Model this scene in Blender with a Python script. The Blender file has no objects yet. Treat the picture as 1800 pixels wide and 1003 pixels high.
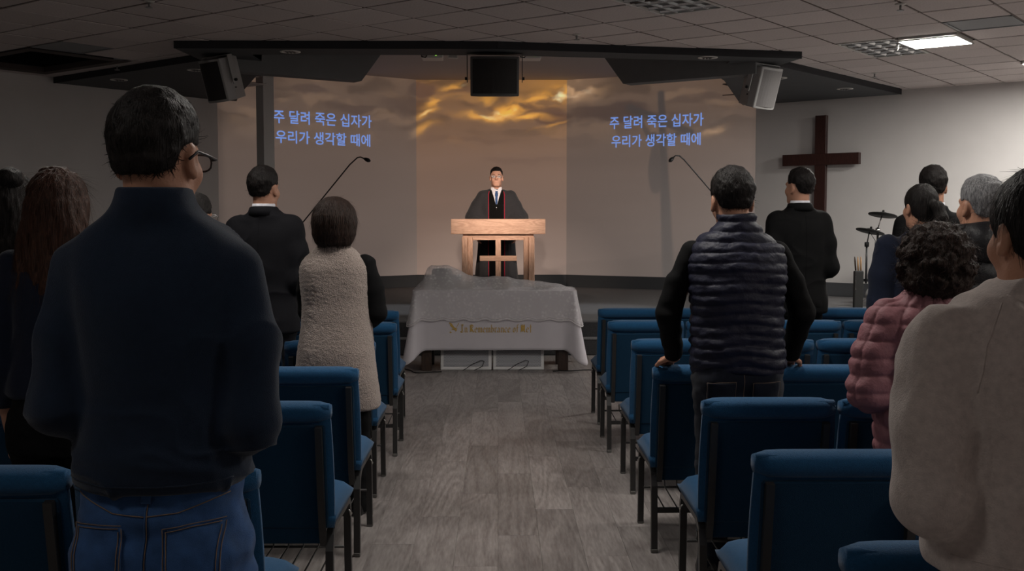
import bpy, bmesh, math, random
import numpy as np
from mathutils import Vector, Matrix, Euler
from mathutils.bvhtree import BVHTree

random.seed(7)
SC = bpy.context.scene
COL = SC.collection
PI = math.pi

# ---------------------------------------------------------------- camera
EYE = 1.52
FPX = 1900.0
cam_d = bpy.data.cameras.new('camera')
cam_d.sensor_width = 36.0
cam_d.lens = 36.0 * FPX / 1800.0
cam_d.clip_start = 0.05
cam = bpy.data.objects.new('camera', cam_d)
COL.objects.link(cam)
cam.location = (0, 0, EYE)
cam.rotation_euler = (PI / 2 - math.radians(3.659), 0, -math.radians(0.754))
SC.camera = cam

# ---------------------------------------------------------------- world, exposure
world = bpy.data.worlds.new('world')
SC.world = world
world.use_nodes = True
world.node_tree.nodes['Background'].inputs[0].default_value = (0.02, 0.02, 0.022, 1)
world.node_tree.nodes['Background'].inputs[1].default_value = 1.0
SC.view_settings.view_transform = 'Standard'
SC.view_settings.look = 'None'
SC.view_settings.gamma = 1.0
SC.view_settings.exposure = 0.0
SC.view_settings.use_curve_mapping = False
SC.cycles.use_denoising = True
SC.cycles.max_bounces = 6
SC.cycles.sample_clamp_indirect = 4.0

# light levels of the room's lamps and the added fill panels
LED_IN_VIEW = 100.0          # the two lit ceiling panels in the picture
LED_FILL = [                # fill panels added out of view over the hall: plan position, strength
    (5.8, 7.4, 50.0), (3.3, 5.6, 50.0), (0.5, 4.6, 46.0), (-2.0, 5.6, 26.0), (3.6, 1.8, 44.0), (-1.8, 1.2, 12.0),
]
SPOTS = [  # real stage spotlights on the ceiling: location, target, power, cone degrees, colour
    ((0.55, 7.6, 3.2), (0.0, 13.0, 1.45), 850.0, 19.0, (1.0, 0.78, 0.62)),
    ((-0.75, 7.6, 3.2), (0.0, 13.0, 1.45), 560.0, 19.0, (1.0, 0.80, 0.66)),
]
POOLS = [((-1.32, 13.45, 3.70), 90.0), ((1.25, 13.6, 3.70), 90.0)]   # downlights in the stage ceiling

# ---------------------------------------------------------------- helpers
def link(o, parent=None):
    COL.objects.link(o)
    if parent is not None:
        o.parent = parent
    return o

def tag(o, label=None, cat=None, group=None, kind=None):
    if label: o['label'] = label
    if cat: o['category'] = cat
    if group: o['group'] = group
    if kind: o['kind'] = kind
    return o

def empty(name, loc=(0, 0, 0), rz=0.0, label=None, cat=None, group=None):
    o = bpy.data.objects.new(name, None)
    o.empty_display_size = 0.1
    o.location = loc
    o.rotation_euler = (0, 0, rz)
    link(o)
    return tag(o, label, cat, group)

def mesh_obj(name, me, mat=None, parent=None, smooth=True, loc=None, rot=None):
    if mat is not None:
        me.materials.clear()
        me.materials.append(mat)
    if smooth:
        me.polygons.foreach_set('use_smooth', [True] * len(me.polygons))
    o = bpy.data.objects.new(name, me)
    if loc is not None: o.location = loc
    if rot is not None: o.rotation_euler = rot
    return link(o, parent)

def bm_obj(name, bm, mat=None, parent=None, smooth=False, loc=None, rot=None):
    me = bpy.data.meshes.new(name)
    bmesh.ops.recalc_face_normals(bm, faces=bm.faces)
    bm.to_mesh(me)
    bm.free()
    return mesh_obj(name, me, mat, parent, smooth, loc, rot)

def from_data(name, verts, faces, mat=None, parent=None, smooth=False, loc=None, rot=None):
    me = bpy.data.meshes.new(name)
    me.from_pydata([tuple(map(float, v)) for v in verts], [], [tuple(map(int, f)) for f in faces])
    me.update()
    return mesh_obj(name, me, mat, parent, smooth, loc, rot)

def box(bm, c, s, rot=None, bev=0.0, seg=2):
    """box centred at c with full sizes s; rot a Matrix(3x3) or euler tuple"""
    r = bmesh.ops.create_cube(bm, size=1.0)
    vs = r['verts']
    bmesh.ops.scale(bm, vec=s, verts=vs)
    if bev > 0:
        es = list({e for v in vs for e in v.link_edges})
        rb = bmesh.ops.bevel(bm, geom=es, offset=bev, segments=seg, profile=0.5, affect='EDGES')
        vs = list({v for f in rb['faces'] for v in f.verts} | {v for v in vs if v.is_valid})
    if rot is not None:
        R = Euler(rot).to_matrix() if not isinstance(rot, Matrix) else rot
        bmesh.ops.rotate(bm, cent=(0, 0, 0), matrix=R, verts=vs)
    bmesh.ops.translate(bm, vec=c, verts=vs)
    return vs

def tube(bm, pts, r, seg=8, cap=True, rects=None):
    """round tube along a polyline; r scalar or list. rects=(w,d) makes a rectangular section"""
    pts = [Vector(p) for p in pts]
    n = len(pts)
    rs = r if isinstance(r, (list, tuple)) else [r] * n
    rings = []
    t0 = (pts[1] - pts[0]).normalized()
    ref = Vector((0, 0, 1)) if abs(t0.z) < 0.9 else Vector((0, 1, 0))
    nx = t0.cross(ref).normalized()
    for i, p in enumerate(pts):
        if i == 0: t = t0
        elif i == n - 1: t = (pts[i] - pts[i - 1]).normalized()
        else: t = ((pts[i] - pts[i - 1]).normalized() + (pts[i + 1] - pts[i]).normalized()).normalized()
        nx = (nx - t * nx.dot(t)).normalized()
        ny = t.cross(nx)
        ring = []
        if rects:
            w, d = rects
            for a, b in ((-1, -1), (1, -1), (1, 1), (-1, 1)):
                ring.append(bm.verts.new(p + nx * a * w / 2 + ny * b * d / 2))
        else:
            for k in range(seg):
                a = 2 * PI * k / seg
                ring.append(bm.verts.new(p + (nx * math.cos(a) + ny * math.sin(a)) * rs[i]))
        rings.append(ring)
    m = len(rings[0])
    for i in range(n - 1):
        for k in range(m):
            bm.faces.new((rings[i][k], rings[i][(k + 1) % m], rings[i + 1][(k + 1) % m], rings[i + 1][k]))
    if cap:
        bm.faces.new(rings[0][::-1])
        bm.faces.new(rings[-1])

def lathe(bm, prof, seg=20, c=(0, 0, 0), axis='Z'):
    rings = []
    for r, z in prof:
        ring = []
        for k in range(seg):
            a = 2 * PI * k / seg
            p = (r * math.cos(a), r * math.sin(a), z)
            if axis == 'Y': p = (p[0], p[2], p[1])
            ring.append(bm.verts.new((p[0] + c[0], p[1] + c[1], p[2] + c[2])))
        rings.append(ring)
    for i in range(len(rings) - 1):
        for k in range(seg):
            bm.faces.new((rings[i][k], rings[i][(k + 1) % seg], rings[i + 1][(k + 1) % seg], rings[i + 1][k]))
    bm.faces.new(rings[0][::-1])
    bm.faces.new(rings[-1])

def prism(bm, poly, z0, z1):
    """vertical prism over a plan polygon"""
    a = [bm.verts.new((p[0], p[1], z0)) for p in poly]
    b = [bm.verts.new((p[0], p[1], z1)) for p in poly]
    bm.faces.new(a[::-1]); bm.faces.new(b)
    n = len(poly)
    for i in range(n):
        bm.faces.new((a[i], a[(i + 1) % n], b[(i + 1) % n], b[i]))

def B(): return bmesh.new()

def copy_tree(o, parent=None):
    c = o.copy()
    COL.objects.link(c)
    c.parent = parent
    for ch in list(o.children):
        copy_tree(ch, c)
    return c

# ---------------------------------------------------------------- materials
MATS = {}
def nodes_of(m):
    return m.node_tree.nodes, m.node_tree.links

def mat(name, col, rough=0.6, spec=0.3, metal=0.0, var=0.0, vscale=8.0, bump=0.0, bscale=80.0, stretch=(1, 1, 1),
        sheen=0.0, emit=None, estr=0.0, alpha=None, coords='Object', detail=4.0, objvar=0.0):
    m = bpy.data.materials.new(name)
    m.use_nodes = True
    N, L = nodes_of(m)
    b = N['Principled BSDF']
    b.inputs['Base Color'].default_value = (*col, 1)
    b.inputs['Roughness'].default_value = rough
    b.inputs['Specular IOR Level'].default_value = spec
    b.inputs['Metallic'].default_value = metal
    if sheen:
        b.inputs['Sheen Weight'].default_value = sheen
        b.inputs['Sheen Roughness'].default_value = 0.5
    if emit is not None:
        b.inputs['Emission Color'].default_value = (*emit, 1)
        b.inputs['Emission Strength'].default_value = estr
    if alpha is not None:
        b.inputs['Alpha'].default_value = alpha
    if var or bump or objvar:
        tc = N.new('ShaderNodeTexCoord')
        mp = N.new('ShaderNodeMapping')
        mp.inputs['Scale'].default_value = stretch
        L.new(tc.outputs[coords], mp.inputs['Vector'])
        if var or objvar:
            no = N.new('ShaderNodeTexNoise')
            no.inputs['Scale'].default_value = vscale
            no.inputs['Detail'].default_value = detail
            L.new(mp.outputs[0], no.inputs['Vector'])
            rp = N.new('ShaderNodeMapRange')
            rp.inputs['To Min'].default_value = 1.0 - var
            rp.inputs['To Max'].default_value = 1.0 + var
            rp.inputs['From Min'].default_value = 0.25
            rp.inputs['From Max'].default_value = 0.75
            L.new(no.outputs['Fac'], rp.inputs['Value'])
            fac = rp.outputs[0]
            if objvar:
                oi = N.new('ShaderNodeObjectInfo')
                r2 = N.new('ShaderNodeMapRange')
                r2.inputs['To Min'].default_value = 1.0 - objvar
                r2.inputs['To Max'].default_value = 1.0 + objvar
                L.new(oi.outputs['Random'], r2.inputs['Value'])
                mu = N.new('ShaderNodeMath'); mu.operation = 'MULTIPLY'
                L.new(fac, mu.inputs[0]); L.new(r2.outputs[0], mu.inputs[1])
                fac = mu.outputs[0]
            mx = N.new('ShaderNodeVectorMath'); mx.operation = 'SCALE'
            mx.inputs[0].default_value = col
            L.new(fac, mx.inputs['Scale'])
            L.new(mx.outputs[0], b.inputs['Base Color'])
        if bump:
            n2 = N.new('ShaderNodeTexNoise')
            n2.inputs['Scale'].default_value = bscale
            n2.inputs['Detail'].default_value = 3.0
            L.new(mp.outputs[0], n2.inputs['Vector'])
            bp = N.new('ShaderNodeBump')
            bp.inputs['Strength'].default_value = bump
            bp.inputs['Distance'].default_value = 0.01
            L.new(n2.outputs['Fac'], bp.inputs['Height'])
            L.new(bp.outputs[0], b.inputs['Normal'])
    MATS[name] = m
    return m

def wood(name, c1, c2, scale=6.0, axis=1, rough=0.45, objrand=False, contrast=1.0):
    """grain along one axis: stretched noise feeding rings"""
    m = bpy.data.materials.new(name)
    m.use_nodes = True
    N, L = nodes_of(m)
    b = N['Principled BSDF']
    tc = N.new('ShaderNodeTexCoord')
    vec = tc.outputs['Object']
    if objrand:
        oi = N.new('ShaderNodeObjectInfo')
        sc = N.new('ShaderNodeMath'); sc.operation = 'MULTIPLY'; sc.inputs[1].default_value = 37.0
        L.new(oi.outputs['Random'], sc.inputs[0])
        ad = N.new('ShaderNodeVectorMath'); ad.operation = 'ADD'
        L.new(vec, ad.inputs[0]); L.new(sc.outputs[0], ad.inputs[1])
        vec = ad.outputs[0]
    st = [1.0, 1.0, 1.0]; st[axis] = 0.12
    mp = N.new('ShaderNodeMapping'); mp.inputs['Scale'].default_value = st
    L.new(vec, mp.inputs['Vector'])
    n1 = N.new('ShaderNodeTexNoise'); n1.inputs['Scale'].default_value = scale; n1.inputs['Detail'].default_value = 2.0
    n1.inputs['Distortion'].default_value = 0.6
    L.new(mp.outputs[0], n1.inputs['Vector'])
    mu = N.new('ShaderNodeMath'); mu.operation = 'MULTIPLY'; mu.inputs[1].default_value = 11.0
    L.new(n1.outputs['Fac'], mu.inputs[0])
    fr = N.new('ShaderNodeMath'); fr.operation = 'PINGPONG'; fr.inputs[1].default_value = 0.5
    L.new(mu.outputs[0], fr.inputs[0])
    n2 = N.new('ShaderNodeTexNoise'); n2.inputs['Scale'].default_value = scale * 22; n2.inputs['Detail'].default_value = 3.0
    L.new(mp.outputs[0], n2.inputs['Vector'])
    mix = N.new('ShaderNodeMath'); mix.operation = 'MULTIPLY_ADD'; mix.inputs[1].default_value = 0.9 * contrast
    L.new(fr.outputs[0], mix.inputs[0]); L.new(n2.outputs['Fac'], mix.inputs[2])
    rp = N.new('ShaderNodeValToRGB')
    rp.color_ramp.elements[0].position = 0.3; rp.color_ramp.elements[0].color = (*c1, 1)
    rp.color_ramp.elements[1].position = 0.95; rp.color_ramp.elements[1].color = (*c2, 1)
    L.new(mix.outputs[0], rp.inputs['Fac'])
    out = rp.outputs[0]
    if objrand:
        r2 = N.new('ShaderNodeMapRange'); r2.inputs['To Min'].default_value = 0.82; r2.inputs['To Max'].default_value = 1.15
        L.new(oi.outputs['Random'], r2.inputs['Value'])
        vm = N.new('ShaderNodeVectorMath'); vm.operation = 'SCALE'
        L.new(out, vm.inputs[0]); L.new(r2.outputs[0], vm.inputs['Scale'])
        out = vm.outputs[0]
    L.new(out, b.inputs['Base Color'])
    b.inputs['Roughness'].default_value = rough
    bp = N.new('ShaderNodeBump'); bp.inputs['Strength'].default_value = 0.15; bp.inputs['Distance'].default_value = 0.004
    L.new(mix.outputs[0], bp.inputs['Height']); L.new(bp.outputs[0], b.inputs['Normal'])
    MATS[name] = m
    return m

M = MATS
mat('wall_paint', (0.66, 0.635, 0.625), 0.85, 0.2, var=0.03, vscale=3, bump=0.08, bscale=220)
mat('stage_paint', (0.40, 0.37, 0.35), 0.9, 0.1, bump=0.05, bscale=200)
mat('ceiling_tile', (0.66, 0.60, 0.585), 0.95, 0.1, var=0.10, vscale=60, bump=0.3, bscale=300, objvar=0.06)
mat('ceiling_bar', (0.13, 0.10, 0.09), 0.7)
mat('stage_ceiling', (0.50, 0.46, 0.45), 0.9, 0.1, bump=0.05, bscale=100)
mat('soffit_paint', (0.085, 0.09, 0.095), 0.75, 0.2, var=0.05)
mat('beam_lit_grey', (0.17, 0.175, 0.18), 0.75, 0.2, var=0.05)  # soffit grey lightened in colour for light reaching the beams from below
mat('soffit_edge', (0.035, 0.036, 0.04), 0.75, 0.2)
mat('baseboard', (0.075, 0.078, 0.085), 0.6)
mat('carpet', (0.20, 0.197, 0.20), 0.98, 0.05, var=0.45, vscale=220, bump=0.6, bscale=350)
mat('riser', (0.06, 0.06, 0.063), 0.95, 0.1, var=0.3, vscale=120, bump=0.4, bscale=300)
wood('plank', (0.150, 0.131, 0.126), (0.305, 0.278, 0.268), 4.0, 1, 0.42, True, 0.7)
mat('floor_gap', (0.12, 0.105, 0.10), 0.8)
mat('metal_grey', (0.35, 0.35, 0.35), 0.35, 0.5, 0.9)
mat('chrome', (0.7, 0.7, 0.7), 0.15, 0.5, 1.0)
mat('white_plastic', (0.62, 0.62, 0.62), 0.4)
mat('black_plastic', (0.012, 0.012, 0.013), 0.45)
mat('black_metal', (0.018, 0.018, 0.02), 0.35, 0.5)
mat('grille_dark', (0.03, 0.028, 0.027), 0.7, bump=0.5, bscale=400)
mat('grille_grey', (0.21, 0.20, 0.20), 0.6, bump=0.5, bscale=400)
# ================================================================ the room
UX, UY = 0.616, 0.788          # direction of the left wall (room axis u); v runs along the right wall
VX, VY = 0.788, -0.616
CEIL = 3.27
SOFF = 3.20
STAGE = 0.36
REC = 3.74                      # ceiling above the stage
CL, FL, FR, CR = (-4.06, 15.84), (-1.33, 17.8), (1.13, 17.8), (3.9, 16.4)
RA = (CL[0] - UX * 13, CL[1] - UY * 13)
RB = (CR[0] + VX * 10, CR[1] + VY * 10)
RC = (0.5, -4.2)

def struct(o, label=None):
    o['kind'] = 'structure'
    if label: o['label'] = label
    return o

def wall(name, a, b, z0, z1, m, t=0.12, label=None):
    """thick wall with its room face on the segment a-b (room on the right-hand side when walking a to b)"""
    d = Vector((b[0] - a[0], b[1] - a[1])).normalized()
    n = Vector((-d.y, d.x)) * t
    bm = B()
    prism(bm, [a, b, (b[0] + n.x, b[1] + n.y), (a[0] + n.x, a[1] + n.y)], z0, z1)
    return struct(bm_obj(name, bm, m), label)

wall('wall_left', RA, CL, -0.02, REC + 0.1, M['wall_paint'], label='plain pale wall on the dim left side of the hall')
wall('wall_right', CR, RB, -0.02, REC + 0.1, M['wall_paint'], label='plain pale wall carrying the wooden cross')
wall('wall_back_left', RC, RA, -0.02, CEIL + 0.05, M['wall_paint'])
wall('wall_back_right', RB, RC, -0.02, CEIL + 0.05, M['wall_paint'])

# ---- floor: a base and separate planks where they can be told apart
bm = B(); box(bm, (0, 6.5, -0.03), (30, 26, 0.03))
floor = struct(bm_obj('floor', bm, M['floor_gap']), 'grey wood plank floor of the hall')
PW, PLN = 0.195, 1.24
bm = B(); box(bm, (0, 0, -0.005), (PW - 0.0008, PLN - 0.0008, 0.0099), bev=0.0006, seg=1)
me_pl = bpy.data.meshes.new('plank'); bm.to_mesh(me_pl); bm.free()
for ci in range(-20, 24):
    offs = ((ci * 0.37) % 1.0) * PLN
    x = (ci + 0.5) * PW
    j = 0
    y = 2.6 + offs - PLN
    while y < 12.3:
        near_only = abs(x) < 1.75 or y > 7.0 or True
        if y + PLN > 3.4 and abs(x) < 3.9:
            mesh_obj('plank', me_pl, M['plank'], floor, False, (x, y + PLN / 2, 0))
        y += PLN
bm = B()
box(bm, (-8.3, 6.5, -0.005), (8.7, 26, 0.0098)); box(bm, (9.0, 6.5, -0.005), (8.6, 26, 0.0098)); box(bm, (0.35, -3.1, -0.005), (8.6, 10.8, 0.0098))
o = bm_obj('plank_field', bm, M['plank'], floor); o['kind'] = 'stuff'

# ---- stage with a step in front
bm = B()
prism(bm, [(-5.35, 12.0), (5.25, 12.0), (6.55, 14.22), CR, FR, FL, CL, (-6.15, 13.16)], 0.001, STAGE)
struct(bm_obj('floor_stage', bm, M['carpet']), 'raised stage floor in grey speckled carpet')
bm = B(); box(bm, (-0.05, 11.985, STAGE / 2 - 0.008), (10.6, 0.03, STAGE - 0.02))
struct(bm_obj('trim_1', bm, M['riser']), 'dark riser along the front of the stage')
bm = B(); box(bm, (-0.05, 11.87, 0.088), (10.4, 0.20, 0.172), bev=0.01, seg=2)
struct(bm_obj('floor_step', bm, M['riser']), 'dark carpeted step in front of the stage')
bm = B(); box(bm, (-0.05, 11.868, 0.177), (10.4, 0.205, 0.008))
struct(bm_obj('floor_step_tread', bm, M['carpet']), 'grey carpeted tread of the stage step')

# ---- projected picture on the three stage walls: colours of the picture and stage light over s (along the wall) and z
def vnoise(x, y, seed=0):
    xi, yi = np.floor(x).astype(int), np.floor(y).astype(int)
    xf, yf = x - xi, y - yi
    def h(a, b):
        n = (a * 374761393 + b * 668265263 + seed * 974711) & 0x7fffffff
        n = ((n ^ (n >> 13)) * 1274126177) & 0x7fffffff
        return ((n ^ (n >> 16)) & 0xffff) / 65535.0
    u, v = xf * xf * (3 - 2 * xf), yf * yf * (3 - 2 * yf)
    return (h(xi, yi) * (1 - u) + h(xi + 1, yi) * u) * (1 - v) + (h(xi, yi + 1) * (1 - u) + h(xi + 1, yi + 1) * u) * v

def fbm(x, y, seed=0, oct=4):
    r, a, t = 0.0, 0.5, 0.0
    for k in range(oct):
        r = r + a * vnoise(x * 2 ** k, y * 2 ** k, seed + k); t += a; a *= 0.5
    return r / t

def seg_d(x, y, a, b):
    ax, ay = a; bx, by = b
    t = np.clip(((x - ax) * (bx - ax) + (y - ay) * (by - ay)) / ((bx - ax) ** 2 + (by - ay) ** 2), 0, 1)
    return np.hypot(x - ax - t * (bx - ax), y - ay - t * (by - ay))

def sst(e0, e1, x):
    t = np.clip((x - e0) / (e1 - e0), 0, 1)
    return t * t * (3 - 2 * t)

def lin(c): return np.array([((v / 255) / 12.92 if v / 255 <= 0.04045 else ((v / 255 + 0.055) / 1.055) ** 2.4) for v in c])

F1, F2 = 3.361, 5.821
def picture(s, z):
    """linear RGB of the projected sunset with stage light painted in"""
    t = np.clip((z - 0.6) / 3.1, 0, 1)[..., None]
    lo, mid, hi = lin((112, 90, 80)), lin((122, 93, 75)), lin((126, 88, 52))  # picture tones with the warm stage light on the wall mixed in
    c = np.where(t < 0.6, lo + (mid - lo) * (t / 0.6), mid + (hi - mid) * ((t - 0.6) / 0.4))
    wx = s + 0.30 * (fbm(s * 1.6, z * 2.6, 3) - 0.5) + 0.10 * (fbm(s * 6, z * 9, 13) - 0.5); wz = z + 0.20 * (fbm(s * 2.2, z * 3.0, 9) - 0.5) + 0.07 * (fbm(s * 7, z * 11, 17) - 0.5)
    n = fbm(wx * 1.6, wz * 5.0, 21, 5)
    c = c * (1 + 0.20 * (fbm(s * 0.5, z * 5, 41) - 0.5))[..., None]
    # smaller drifting cloud shapes high up
    up = sst(2.5, 3.2, z)
    w1 = sst(0.50, 0.68, fbm(wx * 1.3 + 7, wz * 4.5, 51, 5)) * up; c = c * (1 - 0.42 * w1[..., None])
    w2 = sst(0.55, 0.72, fbm(wx * 2.0 + 3, wz * 5.5, 61, 5)) * up; c = c + 0.35 * w2[..., None] * lin((150, 104, 40))
    dk = np.zeros_like(s)
    for (cs, cz, rs, rz, w) in ((5.66, 3.13, 0.36, 0.13, 0.9), (6.45, 3.19, 0.80, 0.16, 0.85), (4.95, 3.34, 0.38, 0.10, 0.8), (3.50, 3.58, 0.30, 0.12, 0.7), (4.15, 3.60, 0.22, 0.06, 0.5),
                                (7.3, 3.10, 0.4, 0.10, 0.4), (1.5, 3.43, 0.34, 0.09, 0.6), (2.15, 3.22, 0.55, 0.10, 0.55), (3.2, 3.33, 0.5, 0.15, 0.5), (8.0, 3.37, 0.5, 0.07, 0.4), (5.35, 3.27, 0.45, 0.07, 0.65), (4.3, 2.75, 0.9, 0.05, 0.2), (5.1, 2.45, 0.7, 0.05, 0.2)):
        q = ((wx - cs) / rs) ** 2 + ((wz - cz) / rz) ** 2 + 1.4 * (n - 0.5)
        dk = np.maximum(dk, w * (1 - sst(0.5, 1.35, q)))
    c = c * (1 - dk[..., None]) + lin((80, 54, 46)) * dk[..., None]
    # sunlit cloud rims: torn patches of light
    D = fbm(wx * 2.3 + 11, wz * 6.0, 71, 5); D2 = fbm(wx * 3.5 + 2, wz * 8.0, 83, 4)
    mk = np.zeros_like(s)
    for (cs, cz, rs, rz, w) in ((5.62, 3.49, 0.30, 0.10, 1.0), (6.02, 3.58, 0.34, 0.12, 0.85), (4.90, 3.27, 0.26, 0.11, 1.0), (4.58, 3.17, 0.36, 0.06, 0.7), (5.12, 3.14, 0.34, 0.05, 0.8), (3.70, 3.39, 0.20, 0.09, 0.6),
                                (3.55, 3.21, 0.22, 0.06, 0.55), (4.12, 3.66, 0.26, 0.05, 0.55), (4.52, 3.42, 0.14, 0.10, 0.4), (5.35, 3.45, 0.25, 0.04, 0.6), (8.28, 2.81, 0.20, 0.06, 0.4), (3.45, 2.94, 0.22, 0.06, 0.4), (5.55, 3.02, 0.25, 0.03, 0.35)):
        mk = np.maximum(mk, w * np.exp(-(((wx - cs) / rs) ** 2 + ((wz - cz - 0.25 * (wx - cs) * (rs < 0.31)) / rz) ** 2)))
    gl = mk * sst(0.36, 0.60, D); wh = np.clip(mk - 0.35, 0, 1) * 1.4 * sst(0.50, 0.68, D2)
    c = c + 2.1 * gl[..., None] * (lin((205, 142, 46)) - 0.25 * c)
    c = c + 2.6 * wh[..., None] * lin((150, 155, 125))
    g2 = np.exp(-(((s - 5.7) / 0.75) ** 2 + ((z - 3.66) / 0.22) ** 2)) * 0.65
    c = c + g2[..., None] * lin((150, 100, 14))
    # figure on a cross, only a soft grey shadow in the picture
    post = seg_d(s, z, (7.425, 3.43), (7.57, 0.6)); arm = seg_d(s, z, (6.90, 3.24), (7.90, 2.82))
    pw = 0.055 + 0.04 * np.clip((2.9 - z) / 2.2, 0, 1)
    sh = np.maximum(1 - sst(pw - 0.02, pw + 0.025, post), 1 - sst(0.04, 0.085, arm))
    fig = seg_d(s, z, (7.33, 2.60), (7.35, 1.95)); fw = 0.10 * np.exp(-((z - 2.2) / 0.38) ** 2)
    sh = np.maximum(sh, 0.8 * (1 - sst(fw, fw + 0.04, fig)))
    sh = np.maximum(sh, 0.8 * (1 - sst(0.02, 0.06, seg_d(s, z, (7.30, 2.66), (7.02, 3.16)))))
    sh = np.maximum(sh, 0.7 * (1 - sst(0.02, 0.06, seg_d(s, z, (7.35, 2.62), (7.8, 2.86)))))
    sh = np.maximum(sh, 0.9 * (1 - sst(0.06, 0.10, np.hypot(s - 7.30, z - 2.76))))
    c = c * (1 - 0.9 * sh[..., None]) + 0.9 * sh[..., None] * lin((62, 60, 62))
    # hill line at the foot
    hz = 0.66 + 0.14 * sst(5.5, 6.1, s) + 0.17 * sst(6.6, 7.6, s) + 0.02 * np.sin(s * 5)
    hl = (1 - sst(-0.02, 0.02, z - hz)) * sst(5.3, 5.7, s)
    c = c * (1 - 0.16 * hl[..., None])
    # beamer and stage light set by colour: side pictures dimmer and greyer
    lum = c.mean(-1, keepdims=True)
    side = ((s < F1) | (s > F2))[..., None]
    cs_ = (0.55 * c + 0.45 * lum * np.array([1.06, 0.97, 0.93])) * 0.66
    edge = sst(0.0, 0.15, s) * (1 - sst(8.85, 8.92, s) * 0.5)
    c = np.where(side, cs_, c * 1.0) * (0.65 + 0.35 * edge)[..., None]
    return np.clip(c, 0, 1)

def projection_material():
    m = bpy.data.materials.new('projected_picture'); m.use_nodes = True
    N, L = nodes_of(m); b = N['Principled BSDF']
    at = N.new('ShaderNodeVertexColor'); at.layer_name = 'picture'
    b.inputs['Base Color'].default_value = (0.55, 0.505, 0.49, 1)
    b.inputs['Roughness'].default_value = 0.9
    b.inputs['Specular IOR Level'].default_value = 0.1
    L.new(at.outputs['Color'], b.inputs['Emission Color'])
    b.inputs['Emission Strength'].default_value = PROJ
    m.cycles.emission_sampling = 'NONE'
    return m
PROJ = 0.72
pm = projection_material()
def stage_wall(name, a, b, s0, label):
    L_ = math.hypot(b[0] - a[0], b[1] - a[1]); st = 0.02
    nx, nz = int(L_ / st) + 1, int((REC - STAGE) / st) + 1
    ts = np.linspace(0, L_, nx); zs = np.linspace(STAGE - 0.002, REC, nz)
    S, Z = np.meshgrid(ts, zs)
    eps = 1e-4
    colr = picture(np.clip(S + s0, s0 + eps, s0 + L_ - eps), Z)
    X = a[0] + (b[0] - a[0]) * S / L_; Y = a[1] + (b[1] - a[1]) * S / L_
    V = np.stack([X, Y, Z], -1).reshape(-1, 3)
    idx = np.arange(nx * nz).reshape(nz, nx)
    Fc = np.stack([idx[:-1, :-1], idx[:-1, 1:], idx[1:, 1:], idx[1:, :-1]], -1).reshape(-1, 4)
    # thickness behind the face
    d = np.array([b[0] - a[0], b[1] - a[1]]) / L_; n = np.array([-d[1], d[0]]) * 0.1
    k = len(V)
    cn = [idx[0, 0], idx[0, -1], idx[-1, -1], idx[-1, 0]]
    V2 = [V[i] + np.array([n[0], n[1], 0]) for i in cn]
    Vall = np.vstack([V, V2])
    faces = [tuple(f) for f in Fc] + [(k + 3, k + 2, k + 1, k)]
    me = bpy.data.meshes.new(name)
    me.from_pydata(Vall.tolist(), [], [tuple(int(q) for q in f) for f in faces])
    ca = me.color_attributes.new('picture', 'FLOAT_COLOR', 'POINT')
    rgba = np.zeros((len(Vall), 4), np.float32); rgba[:, 3] = 1
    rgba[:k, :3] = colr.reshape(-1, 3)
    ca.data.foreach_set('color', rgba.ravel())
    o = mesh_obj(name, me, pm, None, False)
    return struct(o, label)
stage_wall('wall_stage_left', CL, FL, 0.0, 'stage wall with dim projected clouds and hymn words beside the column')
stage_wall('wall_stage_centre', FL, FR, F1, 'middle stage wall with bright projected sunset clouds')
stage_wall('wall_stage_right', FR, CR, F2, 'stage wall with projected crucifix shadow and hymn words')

def board(name, a, b, t=0.016, h=0.20, z=STAGE):
    d = Vector((b[0] - a[0], b[1] - a[1])).normalized(); n = Vector((d.y, -d.x)) * t
    bm = B(); prism(bm, [a, b, (b[0] + n.x, b[1] + n.y), (a[0] + n.x, a[1] + n.y)], z + 0.001, z + h)
    return struct(bm_obj(name, bm, M['baseboard']))
board('baseboard_stage_left', CL, FL); board('baseboard_stage_centre', FL, FR); board('baseboard_stage_right', FR, CR)
board('baseboard_right', CR, (6.6, 14.29)); board('baseboard_left', (-6.2, 13.1), CL)

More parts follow.
